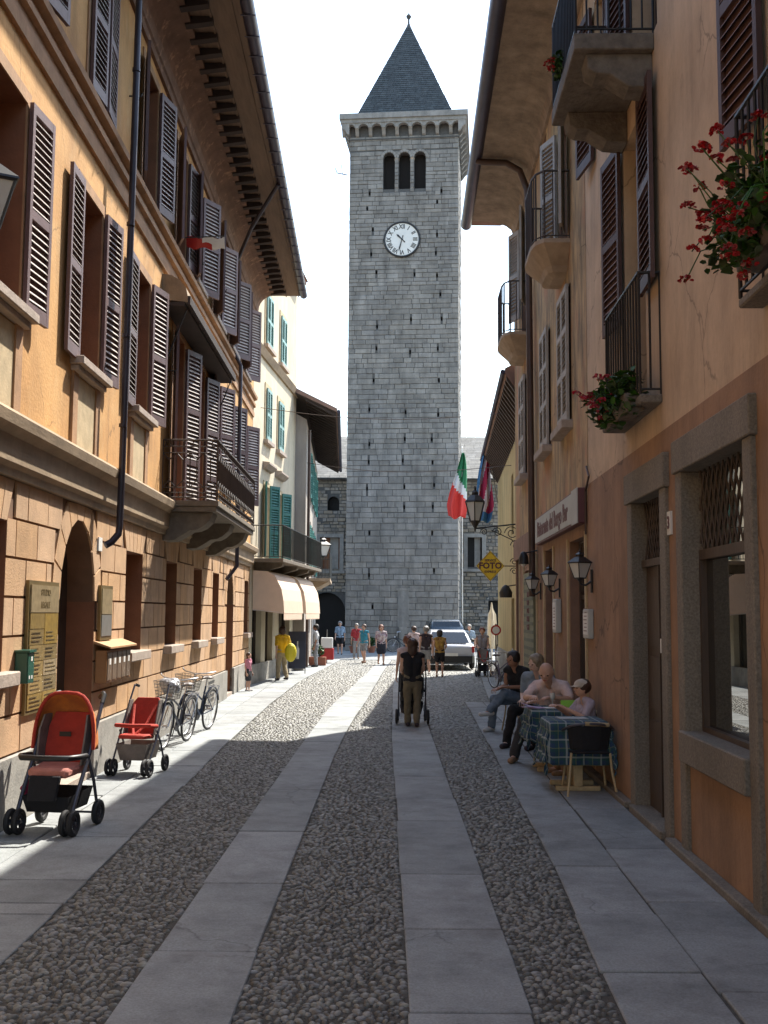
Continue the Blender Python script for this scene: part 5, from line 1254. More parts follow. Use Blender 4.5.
# ================================================================== WHEELS, PUSHCHAIRS, BICYCLES
def wheel(parent, fr, c, r, w, name='wheel', hub=.3, rim='greytube', spokes=5):
    """axis along local x"""
    m_ = MB(fr); m_.tube([(c[0], c[1]+(r-w*.5)*math.cos(a), c[2]+(r-w*.5)*math.sin(a)) for a in [2*math.pi*k/24 for k in range(24)]], w*.5, 8, closed=True)
    o = m_.build(name, M['rubber'], parent, smooth=True)
    m_ = MB(fr); m_.lathe((c[0]-w*.4, c[1], c[2]), [(r*hub*.5, 0), (r*hub*.5, w*.8)], 12, axis='x')
    for k in range(spokes):
        a = 2*math.pi*k/spokes; m_.tube([(c[0], c[1]+r*hub*.4*math.cos(a), c[2]+r*hub*.4*math.sin(a)), (c[0], c[1]+(r-w*.9)*math.cos(a), c[2]+(r-w*.9)*math.sin(a))], w*.16, 5)
    m_.tube([(c[0], c[1]+(r-w*.95)*math.cos(a), c[2]+(r-w*.95)*math.sin(a)) for a in [2*math.pi*k/20 for k in range(20)]], w*.18, 5, closed=True)
    m_.build('rim', M[rim], o, smooth=True)
def hood_pram(x, y, rz, sc, lab):
    t = thing('pushchair', lab, 'pushchair', (x, y, 0), 'pushchairs by the ochre wall'); fr = place(x, y, 0, rz, sc)
    # local: +y is backwards (to the handle), front faces -y
    for sx in (-1, 1):
        for o in (-.034, .034): wheel(t, fr, (sx*.23+o, -.26, .105), .105, .05)
        wheel(t, fr, (sx*.25, .26, .105), .105, .055)
        m_ = MB(fr); m_.tube([(sx*.23, -.26, .10), (sx*.235, -.12, .34), (sx*.24, .06, .60), (sx*.24, .20, .84), (sx*.235, .31, 1.0)], .018, 8); m_.build('frame_tube', M['greytube'], t, smooth=True)
        m_ = MB(fr); m_.tube([(sx*.25, .26, .10), (sx*.25, .15, .38), (sx*.245, .03, .60)], .014, 8); m_.build('frame_tube', M['greytube'], t, smooth=True)
        m_ = MB(fr); m_.tube([(sx*.235, .31, 1.0), (sx*.23, .37, 1.07), (sx*.20, .42, 1.08), (sx*.16, .44, 1.04)], .021, 8); m_.build('handle', M['black'], t, smooth=True)
    m_ = MB(fr); m_.tube([(-.25, .26, .10), (.25, .26, .10)], .01, 6); m_.build('axle', M['greytube'], t)
    m_ = MB(fr); m_.tube([(-.24, .0, .60), (-.25, -.16, .61), (-.20, -.25, .61), (0, -.28, .61), (.20, -.25, .61), (.25, -.16, .61), (.24, 0, .60)], .024, 10); m_.build('bumper_bar', M['black'], t, smooth=True)
    # seat unit
    m_ = MB(fr); m_.loft([[(-.17, -.20, .44), (.17, -.20, .44), (.17, -.20, .52), (-.17, -.20, .52)], [(-.19, -.02, .45), (.19, -.02, .45), (.19, -.02, .52), (-.19, -.02, .52)], [(-.19, .12, .46), (.19, .12, .46), (.19, .10, .54), (-.19, .10, .54)]])
    m_.build('seat', M['pinkfab'], t, bevel=.025, smooth=True)
    m_ = MB(fr); m_.loft([[(-.13, -.20, .46), (.13, -.20, .46), (.13, -.25, .47), (-.13, -.25, .47)], [(-.12, -.27, .27), (.12, -.27, .27), (.12, -.30, .27), (-.12, -.30, .27)]]); m_.build('footrest', M['blackfab'], t, bevel=.01)
    m_ = MB(fr); m_.loft([[(-w_, yy, z), (w_, yy, z), (w_, yy+.03, z), (-w_, yy+.03, z)] for z, w_, yy in ((.50, .17, .10), (.65, .185, .15), (.82, .185, .21), (.93, .15, .25))]); m_.build('backrest', M['redfab'], t, smooth=True)
    for sx in (-1, 1):
        m_ = MB(fr); m_.loft([[(sx*.185, .00, .52), (sx*.20, .00, .52), (sx*.20, .16, .52), (sx*.185, .16, .52)], [(sx*.195, .06, .80), (sx*.21, .06, .80), (sx*.21, .24, .80), (sx*.195, .24, .80)], [(sx*.18, .12, .92), (sx*.195, .12, .92), (sx*.195, .26, .92), (sx*.18, .26, .92)]]); m_.build('seat_side', M['greyfab'], t, smooth=True)
    m_ = MB(fr); m_.box(-.05, .05, .115, .125, .74, .78); m_.build('emblem', M['black'], t)
    # hood: ribs of an arch swung from vertical to the back
    rows = []
    for j in range(7):
        a = R(8+14*j); arc = []
        for i in range(17):
            q = math.pi*i/16; rx = .225; L = .47*math.sin(q)**.85
            cq = -math.cos(q); arc.append((.265*math.copysign(abs(cq)**.62, cq), .08+L*math.sin(a)*.62, .64+L*math.cos(a)*1.0))
        rows.append(arc)
    m_ = MB(fr)
    for off, in ((0,),):
        nv = len(rows[0])
        m_.add([p for r_ in rows for p in r_], [(j*nv+i, j*nv+i+1, (j+1)*nv+i+1, (j+1)*nv+i) for j in range(len(rows)-1) for i in range(nv-1)])
    hd = m_.build('hood', M['orangefab'], t, smooth=True); sm = hd.modifiers.new('s', 'SOLIDIFY'); sm.thickness = .008
    m_ = MB(fr); m_.tube(rows[0], .016, 8); m_.build('hood_rim', M['redfab'], hd, smooth=True)
    m_ = MB(fr); m_.add([(-.20, -.22, .30), (.20, -.22, .30), (.20, .26, .32), (-.20, .26, .32), (-.17, -.18, .17), (.17, -.18, .17), (.17, .22, .17), (-.17, .22, .17)], [(4, 5, 6, 7), (0, 1, 5, 4), (1, 2, 6, 5), (2, 3, 7, 6), (3, 0, 4, 7)])
    b_ = m_.build('basket', M['blackfab'], t)
    m_ = MB(fr); m_.tube([(-.235, -.02, .40), (-.27, -.04, .33), (-.25, -.02, .25)], [.02, .035, .015], 8); m_.build('strap', mat('magenta_strap', (.45, .02, .12), .7, var=.2), t, smooth=True)
    return t
hood_pram(-2.84, 9.50, R(-8), 1.06, 'pushchair with raised orange and red hood, nearest the camera by the ochre wall')
def buggy(x, y, rz, sc, lab, group=None, seatm='redfab', trim='greyfab', big=False):
    t = thing('pushchair', lab, 'pushchair', (x, y, 0), group); fr = place(x, y, 0, rz, sc)
    for sx in (-1, 1):
        if big: wheel(t, fr, (sx*.27, .22, .13), .13, .045); wheel(t, fr, (sx*.24, -.30, .10), .10, .04)
        else:
            for o in (-.03, .03): wheel(t, fr, (sx*.22+o, -.24, .10), .10, .045); 
            wheel(t, fr, (sx*.24, .26, .10), .10, .045)
        m_ = MB(fr); m_.tube([(sx*.22, -.24, .09), (sx*.235, .0, .42), (sx*.23, .24, .78), (sx*.22, .38, 1.0), (sx*.21, .44, 1.0)], .012, 8); m_.build('frame_tube', M['greytube'], t, smooth=True)
        m_ = MB(fr); m_.tube([(sx*.24, .24, .09), (sx*.235, .12, .35), (sx*.23, .0, .50)], .012, 8); m_.build('frame_tube', M['greytube'], t, smooth=True)
        m_ = MB(fr); m_.tube([(sx*.21, .40, 1.0), (sx*.205, .47, .985)], .018, 8); m_.build('handle', M['black'], t, smooth=True)
    m_ = MB(fr); m_.loft([[(-.16, -.22, .42), (.16, -.22, .42), (.16, -.22, .47), (-.16, -.22, .47)], [(-.18, .08, .40), (.18, .08, .40), (.18, .06, .46), (-.18, .06, .46)]]); m_.build('seat', M[seatm], t, bevel=.02, smooth=True)
    m_ = MB(fr); m_.loft([[(-w_, yy, z), (w_, yy, z), (w_, yy+.03, z), (-w_, yy+.03, z)] for z, w_, yy in ((.44, .17, .08), (.62, .18, .16), (.80, .175, .24), (.86, .13, .27))]); m_.build('backrest', M[seatm], t, smooth=True)
    for sx in (-1, 1):
        m_ = MB(fr); m_.loft([[(sx*.18, .0, .45), (sx*.195, .0, .45), (sx*.195, .13, .45), (sx*.18, .13, .45)], [(sx*.18, .16, .84), (sx*.195, .16, .84), (sx*.195, .27, .84), (sx*.18, .27, .84)]]); m_.build('seat_side', M[trim], t)
    m_ = MB(fr); m_.tube([(-.22, .02, .55), (-.21, -.16, .57), (0, -.21, .57), (.21, -.16, .57), (.22, .02, .55)], .024, 8); m_.build('bumper_bar', M[seatm], t, smooth=True)
    m_ = MB(fr)
    for sx in (-1, 1): m_.tube([(sx*.14, .2, .78), (sx*.08, .02, .55), (0, -.14, .45)], .016, 6)
    m_.build('harness', M['redfab'], t, smooth=True)
    m_ = MB(fr); m_.add([(-.19, -.20, .36), (.19, -.20, .36), (.19, .24, .36), (-.19, .24, .36), (-.15, -.16, .17), (.15, -.16, .17), (.15, .2, .17), (-.15, .2, .17)], [(4, 5, 6, 7), (0, 1, 5, 4), (1, 2, 6, 5), (2, 3, 7, 6), (3, 0, 4, 7)]); m_.build('basket', M[trim], t)
    if big:
        rows = [[(.21*-math.cos(math.pi*i/12), .24-.02+.30*math.sin(math.pi*i/12)*math.sin(R(a))*-1, .58+.36*math.sin(math.pi*i/12)*math.cos(R(a))) for i in range(13)] for a in (-25, 0, 25, 50)]
        m_ = MB(fr); m_.add([p for r_ in rows for p in r_], [(j*13+i, j*13+i+1, (j+1)*13+i+1, (j+1)*13+i) for j in range(3) for i in range(12)]); m_.build('hood', M['blackfab'], t, smooth=True)
buggy(-2.88, 12.75, R(-10), 1.0, 'red folding pushchair with grey basket, behind the hooded one', 'pushchairs by the ochre wall')
buggy(.51, 18.75, PI, 1.0, 'black pushchair pushed by the woman in black down the street', None, 'blackfab', 'blackfab', True)
buggy(3.05, 32.5, 0, .95, 'pushchair pushed by the woman in the grey vest', None, 'greyfab', 'blackfab')

def bicycle(x, y, rz, lab, lean=0, basket=None, col=(.08, .10, .16), group='bicycles against the ochre wall', sc=1.0):
    t = thing('bicycle', lab, 'bicycle', (x, y, 0), group); fr = place(x, y, 0, rz, sc, ry=lean)
    fm = mat('bike_paint', col, .35, metal=.4, var=.1)
    r = .33
    for nm, yy in (('wheel', .52), ('wheel', -.52)):
        m_ = MB(fr); m_.tube([(0, yy+(r-.018)*math.cos(a), r+(r-.018)*math.sin(a)) for a in [2*math.pi*k/36 for k in range(36)]], .018, 8, closed=True); w = m_.build(nm, M['rubber'], t, smooth=True)
        m_ = MB(fr); m_.tube([(0, yy+(r-.04)*math.cos(a), r+(r-.04)*math.sin(a)) for a in [2*math.pi*k/32 for k in range(32)]], .009, 6, closed=True)
        m_.lathe((-.04, yy, r), [(.02, 0), (.02, .08)], 10, axis='x')
        for k in range(20): a = 2*math.pi*k/20; m_.tube([((-1)**k*.03, yy, r), (0, yy+(r-.04)*math.cos(a+.15), r+(r-.04)*math.sin(a+.15))], .0022, 4)
        m_.build('rim', M['chrome'], w)
        m_ = MB(fr); a0, a1 = (20, 190) if yy > 0 else (-10, 160)
        m_.tube([(0, yy+(r+.03)*math.cos(a), r+(r+.03)*math.sin(a)) for a in [R(a0+(a1-a0)*k/14) for k in range(15)]], .014, 6); m_.build('mudguard', fm, t, smooth=True)
    m_ = MB(fr); bb = (0, -.08, .28); st = (0, -.20, .72); hd = (0, .34, .78); hb = (0, .38, .62)
    for a, b in ((bb, st), (bb, hb), ((0, -.14, .5), (0, .36, .70)), (hd, hb)): m_.tube([a, b], .015, 8)
    for sx in (-1, 1): m_.tube([(sx*.03, -.08, .28), (sx*.05, -.52, r)], .009, 6); m_.tube([(sx*.015, -.18, .62), (sx*.05, -.52, r)], .008, 6)
    m_.build('frame', fm, t, smooth=True)
    m_ = MB(fr)
    for sx in (-1, 1): m_.tube([(sx*.03, .385, .60), (sx*.045, .42, .48), (sx*.045, .52, r)], .010, 6)
    m_.build('fork', M['chrome'], t, smooth=True)
    m_ = MB(fr); m_.tube([(0, .34, .78), (0, .32, .95)], .012, 8); m_.tube([(-.27, .16, 1.0), (-.24, .24, .99), (-.16, .33, .97), (0, .34, .95), (.16, .33, .97), (.24, .24, .99), (.27, .16, 1.0)], .011, 8); m_.build('handlebar', M['chrome'], t, smooth=True)
    m_ = MB(fr); m_.tube([(0, -.20, .72), (0, -.22, .84)], .012, 8); m_.build('seat_post', M['chrome'], t, smooth=True)
    m_ = MB(fr); m_.ell((0, -.26, .86), (.09, .10, .03), 12, 6); m_.ell((0, -.14, .86), (.035, .13, .025), 10, 6); m_.build('saddle', mat('saddle_brown', (.06, .035, .025), .5), t, smooth=True)
    m_ = MB(fr); m_.lathe((.02, -.08, .28), [(.09, 0), (.09, .008)], 20, axis='x'); m_.tube([(.05, -.08, .28), (.055, -.02, .13)], .008, 6); m_.tube([(-.05, -.08, .28), (-.055, -.14, .43)], .008, 6); m_.box(.055, .14, -.05, .01, .12, .14); m_.box(-.14, -.055, -.17, -.11, .42, .44); m_.build('crankset', M['greytube'], t)
    m_ = MB(fr); 
    for sx in (-.06, 0, .06): m_.tube([(sx, -.32, .70), (sx, -.70, .70)], .006, 5)
    m_.tube([(-.06, -.70, .70), (.06, -.70, .70)], .006, 5)
    for sx in (-.06, .06): m_.tube([(sx, -.65, .70), (sx*.8, -.52, r)], .006, 5)
    m_.build('luggage_rack', M['chrome'], t)
    m_ = MB(fr); m_.lathe((0, .40, .74), [(.012, 0), (.04, .03), (.045, .06), (.03, .065)], 12, axis='y'); m_.build('headlamp', M['chrome'], t, smooth=True)
    if basket:
        m_ = MB(fr)
        for j in range(6):
            z = .72+j*.045; e = .13+j*.008; m_.tube([(-e, .43, z), (e, .43, z), (e, .43+e*1.7, z), (-e, .43+e*1.7, z)], .004, 4, closed=True)
        for k in range(8):
            a = -.13+k*.037
            m_.tube([(a, .43+.22, .72), (a*1.3, .43+.29, .945)], .003, 4); m_.tube([(a, .43, .72), (a*1.3, .43, .945)], .003, 4)
        for sx in (-1, 1):
            for k in range(6): m_.tube([(sx*.13, .45+k*.04, .72), (sx*.17, .45+k*.05, .945)], .003, 4)
        m_.box(-.13, .13, .43, .65, .715, .722); bk = m_.build('basket', M['boxgrey'], t)
        if basket == 'full':
            g = MB(fr)
            rr = random.Random(3)
            for k in range(7): g.ell((rr.uniform(-.1, .1), .54+rr.uniform(-.08, .08), .88+rr.uniform(-.03, .06)), (.09, .09, .08), 9, 6)
            me = remesh(g, 'bag', mat('silver_plastic', (.55, .55, .57), .3, metal=.3, var=.3, bump=.8, bscale=25), .012, 2, tuple(fr(0, .5, .8)))
            o = bpy.data.objects.new('plastic_bag', me); COL.objects.link(o); o.location = fr(0, .5, .8); tag(o, 'shiny silver bag lying in the basket of the nearer bicycle', 'bag')
bicycle(-2.95, 15.35, PI-.14, 'nearer bicycle by the ochre wall, with the silver bag in its basket', R(-6), 'full', (.12, .13, .16))
bicycle(-2.93, 16.95, PI-.20, 'farther bicycle with an empty wire basket, by the ochre wall', R(-6), 'wire', (.05, .07, .12))
bicycle(3.02, 26.9, PI+.35, 'bicycle leaning on the yellow house behind the cafe guests', R(6), None, (.10, .09, .16), group=None)
bicycle(1.0, 51.8, PI/2, 'bicycle parked at the foot of the clock tower', R(-3), None, (.04, .05, .06), group=None)
# ================================================================== CARS
def car(x, y, rz, lab, paint, tall=1.0, group='parked cars', plate=True, sc=1.0, zs_=1.0):
    """hatchback; local +y front; the rear faces the camera"""
    t = thing('parked_car', lab, 'car', (x, y, 0), group); fr0 = place(x, y, 0, rz, sc); fr = lambda a, b, c: fr0(a, b, c*zs_)
    W = .80; n = 14
    # body sections along y: (y, half width, sill z, shoulder z, roof z, roof half width)
    def ring(y, w, z0, zs):
        return [(-w*.92, y, z0), (-w, y, z0+.12), (-w, y, zs-.14), (-w*.95, y, zs), (-w*.5, y, zs+.02), (0, y, zs+.03), (w*.5, y, zs+.02), (w*.95, y, zs), (w, y, zs-.14), (w, y, z0+.12), (w*.92, y, z0), (0, y, z0)]
    secs = [(-1.86, .66, .34, .76), (-1.82, .74, .28, .84), (-1.70, .79, .25, .90), (-1.2, .81, .22, .93), (-.3, .82, .20, .92), (.5, .82, .20, .90), (.95, .81, .22, .86), (1.5, .78, .25, .76), (1.75, .72, .28, .66), (1.84, .62, .34, .56)]
    m_ = MB(fr); m_.loft([ring(*s) for s in secs]); m_.build('body', paint, t, smooth=True)
    zt = 1.40*tall
    cab = [(-1.72, .70, .88, .0), (-1.50, .66, 1.14*tall, 0), (-1.30, .60, zt-.06, 0), (-1.0, .585, zt, 0), (-.3, .59, zt+.01, 0), (.15, .58, zt-.04, 0), (.55, .64, 1.15*tall, 0), (.95, .70, .86, 0)]
    m_ = MB(fr); m_.loft([[(-.745 if z < 1.2 else -.73, y, .85), (-w-.01, y, max(z-.10, .86)), (-w+.07, y, z), (w-.07, y, z), (w+.01, y, max(z-.10, .86)), (.745 if z < 1.2 else .73, y, .85)] for y, w, z, _ in cab]); cabo = m_.build('cabin', paint, t, smooth=True)
    # glass set proud of the cabin
    m_ = MB(fr)
    q = lambda y0, z0, w0, y1, z1, w1, e=.012: m_.add([(-w0, y0-e, z0+e), (w0, y0-e, z0+e), (w1, y1-e, z1+e), (-w1, y1-e, z1+e)], [(0, 1, 2, 3)])
    q(-1.70, .93, .62, -1.33, zt-.09, .50, .022); m_.build('rear_window', M['glass'], cabo)
    m_ = MB(fr); m_.add([(-.62, .90, .93), (.62, .90, .93), (.50, .24, zt-.06), (-.50, .24, zt-.06)], [(0, 1, 2, 3)]); 
    for v in range(4): m_.V[-1-v] = (m_.V[-1-v][0], m_.V[-1-v][1], m_.V[-1-v][2]+.03)
    m_.build('windscreen', M['glass'], cabo)
    for sx in (-1, 1):
        m_ = MB(fr); m_.add([(sx*.758, -1.35, .93), (sx*.758, .60, .93), (sx*.645, .10, zt-.09), (sx*.645, -1.15, zt-.09)], [(0, 1, 2, 3)]); m_.build('side_window', M['glass'], cabo)
        m_ = MB(fr); m_.ell((sx*.90, .62, .98), (.09, .06, .07), 10, 6); m_.tube([(sx*.78, .60, .93), (sx*.86, .62, .96)], .02, 6); m_.build('mirror', M['black'], t, smooth=True)
        m_ = MB(fr); m_.box(sx*.74-.05 if sx > 0 else sx*.74-.03, sx*.74+.03 if sx > 0 else sx*.74+.05, -1.87, -1.72, .62, .84); m_.build('tail_light', M['red'], t, bevel=.01)
        m_ = MB(fr); m_.ell((sx*.58, 1.72, .60), (.16, .10, .08), 12, 6); m_.build('headlight', M['lampglass'], t, smooth=True)
        for yy in (-1.18, 1.12):
            wf = lambda a, b, c, fr=fr: fr(a, b, c)
            wheel(t, fr, (sx*.74, yy, .28), .28, .16, hub=.9, rim='chrome', spokes=6)
    m_ = MB(fr); m_.loft([[(-.78, -1.80, z), (-.70, -1.90, z), (-.4, -1.93, z), (.4, -1.93, z), (.70, -1.90, z), (.78, -1.80, z), (.78, -1.6, z), (-.78, -1.6, z)] for z in (.27, .36, .50)]); m_.build('bumper', M['black'], t, smooth=True)
    if plate: MB(fr).box(-.26, .26, -1.955, -1.94, .50, .61).build('number_plate', M['white'], t)
car(2.22, 38.0, .0, 'small white hatchback parked nearest, seen from behind', M['silver'], 1.0, sc=1.10, zs_=.86)
car(2.35, 42.4, .05, 'taller dark blue car parked beyond the white hatchback', M['mirror'], 1.18, sc=1.0)

# ================================================================== LANTERNS, SIGNS, FLAGS
def lantern(parent_label, p, sc, arm, wall, group=None, glow=None, name='wall_lantern'):
    """square tapered street lantern on a bracket; p: centre of the lantern base; wall: fixing point"""
    t = thing(name, parent_label, 'lantern', wall, group)
    f = place(p[0], p[1], p[2], .5, sc)
    sq = lambda e, z: [(-e, -e, z), (e, -e, z), (e, e, z), (-e, e, z)]
    m_ = MB(f); m_.loft([sq(.075, .02), sq(.15, .30)]); m_.build('glass', glow or M['lampglass'], t)
    m_ = MB(f)
    for sx, sy in ((1, 1), (1, -1), (-1, 1), (-1, -1)): m_.tube([(sx*.078, sy*.078, .0), (sx*.155, sy*.155, .31)], .010, 5)
    for e, z in ((.08, .01), (.158, .31)): m_.tube(sq(e, z), .012, 5, closed=True)
    m_.lathe((0, 0, -.06), [(.02, 0), (.05, .03), (.07, .06)], 10); fo = m_.build('frame', M['iron'], t)
    m_ = MB(f); m_.loft([sq(.175, .31), sq(.17, .325), sq(.075, .42), sq(.055, .43), sq(.055, .47), sq(.07, .475), sq(.02, .52)]); m_.lathe((0, 0, .52), [(.01, 0), (.025, .02), (.01, .05), (.004, .08)], 8); m_.build('roof', M['iron'], t)
    m_ = MB(); 
    pts = arm; m_.tube(pts, .014, 8); 
    m_.tube([(wall[0], wall[1], wall[2]-.14), (wall[0], wall[1], wall[2]+.14)], .016, 6); m_.build('bracket', M['iron'], t, smooth=True)
    return t
def wall_l(fr, s, n, z, lab, sc=.62, group='wall lanterns of the restaurant'):
    w = fr(s, .03, z); e = fr(s, n, z-.02); lantern(lab, (e[0], e[1], e[2]+.05), sc, [w, fr(s, n*.6, z-.05), fr(s, n*.9, z-.04), e, (e[0], e[1], e[2]+.04)], w, group)
wall_l(FR, 13.0, .17, 2.30, 'largest restaurant lantern, nearest, beside the widest doorway', .62)
wall_l(FR, 15.8, .18, 2.28, 'middle restaurant lantern above the grey menu case', .55)
wall_l(FR, 18.1, .17, 2.28, 'farthest and smallest restaurant lantern beside the slatted board', .54)
# big lantern top left, mostly outside the picture
w = FL(6.75, .02, 4.65); e = FL(6.75, .63, 4.56)
lantern('large street lantern on an arm, cut by the left picture edge', (e[0]+.02, e[1], e[2]-.22), 1.12, [w, FL(6.75, .3, 5.03), FL(6.75, .60, 5.13), (e[0]+.02, e[1], e[2]+.30)], w)
# ornate lantern on a scroll bracket, right
def scroll(m_, f, c, r, turns, a0, k=24):
    m_.tube([f(c[0], c[1]+r*(1-i/k*.8)*math.cos(a0+turns*2*math.pi*i/k), c[2]+r*(1-i/k*.8)*math.sin(a0+turns*2*math.pi*i/k)) for i in range(k+1)], .010, 5)
t = thing('street_lantern', 'ornate street lantern on a long scrolled iron bracket in front of the flags', 'lantern', F3(1.2, 0, 3.9))
m_ = MB(F3); m_.tube([(1.2, .0, 3.92), (1.2, 1.12, 3.80)], .018, 6); m_.tube([(1.2, .02, 3.0), (1.2, .02, 4.1)], .02, 6); m_.tube([(1.2, .03, 3.3), (1.2, .3, 3.55), (1.2, .75, 3.76)], .012, 6)
for c, r in (((1.2, .30, 3.70), .16), ((1.2, .62, 3.72), .11), ((1.2, .2, 3.42), .13), ((1.2, .92, 3.72), .08)): scroll(m_, lambda a, b, c_: (a, b, c_), c, r, 1.6, 0)
m_.build('bracket', M['iron'], t)
p = F3(1.2, 1.12, 3.80); f = place(p[0], p[1], p[2]+.10, .4, 1.15); sq8 = lambda e, z: [(e*math.cos(R(60*k)), e*math.sin(R(60*k)), z) for k in range(6)]
m_ = MB(f); m_.loft([sq8(.10, .06), sq8(.20, .42)]); m_.build('glass', M['lampglass'], t)
m_ = MB(f)
for k in range(6): m_.tube([sq8(.102, .05)[k], sq8(.205, .43)[k]], .012, 5)
for e, z in ((.105, .05), (.21, .43)): m_.tube(sq8(e, z), .014, 5, closed=True)
m_.lathe((0, 0, -.14), [(.015, 0), (.02, .06), (.06, .12), (.09, .19)], 10); m_.build('frame', M['iron'], t)
m_ = MB(f); m_.loft([sq8(.22, .43), sq8(.20, .46), sq8(.10, .56), sq8(.07, .57), sq8(.07, .62), sq8(.02, .68)]); m_.lathe((0, 0, .68), [(.01, 0), (.03, .03), (.01, .07)], 8); m_.build('roof', M['iron'], t)
# white lit-looking lantern left
w = FC(2.2, .03, 3.9); e = FC(2.2, .55, 3.85)
lantern('white glass lantern on the wall of the brown roofed house', (e[0], e[1], e[2]), 1.25, [w, FC(2.2, .3, 3.75), e], w, None, M['white'])
# FOTO sign
t = thing('hanging_sign', 'yellow diamond FOTO sign hanging from a scrolled bracket', 'sign', F3(2.6, 0, 3.0))
m_ = MB(F3); m_.tube([(2.6, 0, 3.02), (2.6, .42, 3.02)], .014, 6); scroll(m_, lambda a, b, c: (a, b, c), (2.6, .16, 3.12), .09, 1.4, 0); scroll(m_, lambda a, b, c: (a, b, c), (2.6, .16, 2.90), .09, 1.4, 0); m_.tube([(2.6, .02, 2.7), (2.6, .02, 3.3)], .014, 6); m_.build('bracket', M['iron'], t)
dc = (2.6, .72, 3.02); dr = .335
m_ = MB(F3)
dia = lambda r: [(dc[1]-r, dc[2]), (dc[1], dc[2]-r*1.08), (dc[1]+r, dc[2]), (dc[1], dc[2]+r*1.08)]
m_.prism(dia(dr), 2.58, 2.62, 's'); pn = m_.build('panel', M['signyellow'], t)
m_ = MB(F3)
for fx in (1,):
    text_mb(m_, 'FOTO', .20, .004, lambda x, y, e: (2.575-e, dc[1]-x, dc[2]+y), .008); text_mb(m_, 'SERVICE', .075, .003, lambda x, y, e: (2.575-e, dc[1]-x, dc[2]+.13+y), .002); text_mb(m_, 'EXPRESS', .075, .003, lambda x, y, e: (2.575-e, dc[1]-x, dc[2]-.14+y), .002)
m_.build('lettering', M['signred'], pn)
m_ = MB(F3); m_.tube([(2.575, a, b) for a, b in dia(dr-.02)], .006, 4, closed=True); m_.build('border', M['signred'], pn)
# dark lamp below the FOTO sign
t = thing('shop_lamp', 'round dark shop lamp under the FOTO sign', 'lamp', F3(2.9, 0, 2.5)); m_ = MB(F3); m_.tube([(2.9, 0, 2.6), (2.9, .3, 2.55)], .015, 6); m_.build('bracket', M['iron'], t); m_ = MB(F3); m_.lathe((2.9, .34, 2.28), [(.15, 0), (.16, .12), (.09, .25), (.03, .30)], 14); m_.build('shade', M['iron'], t, smooth=True)
# restaurant sign board
t = thing('restaurant_sign', 'long pale sign board with maroon lettering above the restaurant doors', 'sign', FR(16.6, 0, 3.1))
m_ = MB(FR); m_.box(13.42, 18.0, .01, .12, 3.05, 3.5); bx = m_.build('box', M['signred'], t, bevel=.01)
m_ = MB(FR); m_.box(13.45, 17.97, .12, .130, 3.08, 3.47); m_.box(13.42, 13.9, .12, .134, 3.05, 3.5); m_.build('panel', M['signgrey'], t)
m_ = MB(FR); text_mb(m_, 'Ristorante del Borgo Bar', .30, .004, lambda x, y, e: (15.95-x*1.12, .132+e, 3.27+y*1.15), .007); m_.build('lettering', M['signred'], t)
# spotlight under the sign, menu cases, slatted board
t = thing('spotlight', 'small dark spotlight hanging under the restaurant sign', 'lamp', FR(18.6, 0, 2.9)); m_ = MB(FR); m_.tube([(18.6, .02, 3.0), (18.6, .22, 2.96)], .014, 6); m_.build('bracket', M['iron'], t); m_ = MB(FR); m_.lathe((18.6, .26, 2.76), [(.09, 0), (.08, .12), (.05, .2), (.02, .22)], 12); m_.build('shade', M['black'], t, smooth=True); m_ = MB(FR); m_.ell((18.6, .26, 2.76), (.05, .05, .04), 10, 6); m_.build('bulb', M['white'], t, smooth=True)
for s, z0, z1, n, lb in ((15.95, 1.62, 2.12, .09, 'tall grey framed menu case between the restaurant doorways'), (13.18, 1.60, 1.96, .08, 'small grey menu case beside the nearest doorway')):
    t = thing('menu_case', lb, 'menu case', FR(s, 0, z0), 'menu cases on the restaurant wall'); MB(FR).box(s-.2, s+.2, .01, n, z0, z1).build('case', M['signgrey'], t, bevel=.012)
    m_ = MB(FR); m_.box(s-.16, s+.16, n, n+.006, z0+.05, z1-.05); pp = m_.build('menu_sheet', M['paper'], t); m_ = MB(FR)
    for k in range(7): m_.box(s-.12, s+.1-(k % 3)*.04, n+.006, n+.009, z0+.09+k*.045, z0+.10+k*.045)
    m_.build('printed_lines', M['signred'], pp)
t = thing('slatted_board', 'pale green slatted board with rows of lettering on the restaurant front', 'sign', FR(19.8, 0, .2)); MB(FR).box(19.0, 20.6, .01, .05, .25, 2.66).build('board', mat('board_green', (.22, .23, .15), .7, var=.2), t)
m_ = MB(FR)
for k in range(15): m_.box(19.06, 20.54, .05, .058, .34+k*.15, .40+k*.15)
m_.build('slats', mat('board_green_dark', (.13, .145, .10), .7, var=.2), t)
m_ = MB(FR)
for k, tx in enumerate(('VINI', 'BIRRE', 'PIZZA', 'PASTA', 'CAFFE')): text_mb(m_, tx, .14, .003, lambda x, y, e, k=k: (19.8-x, .06+e, 2.25-k*.15+y), .003)
m_.build('lettering', M['signred'], t)
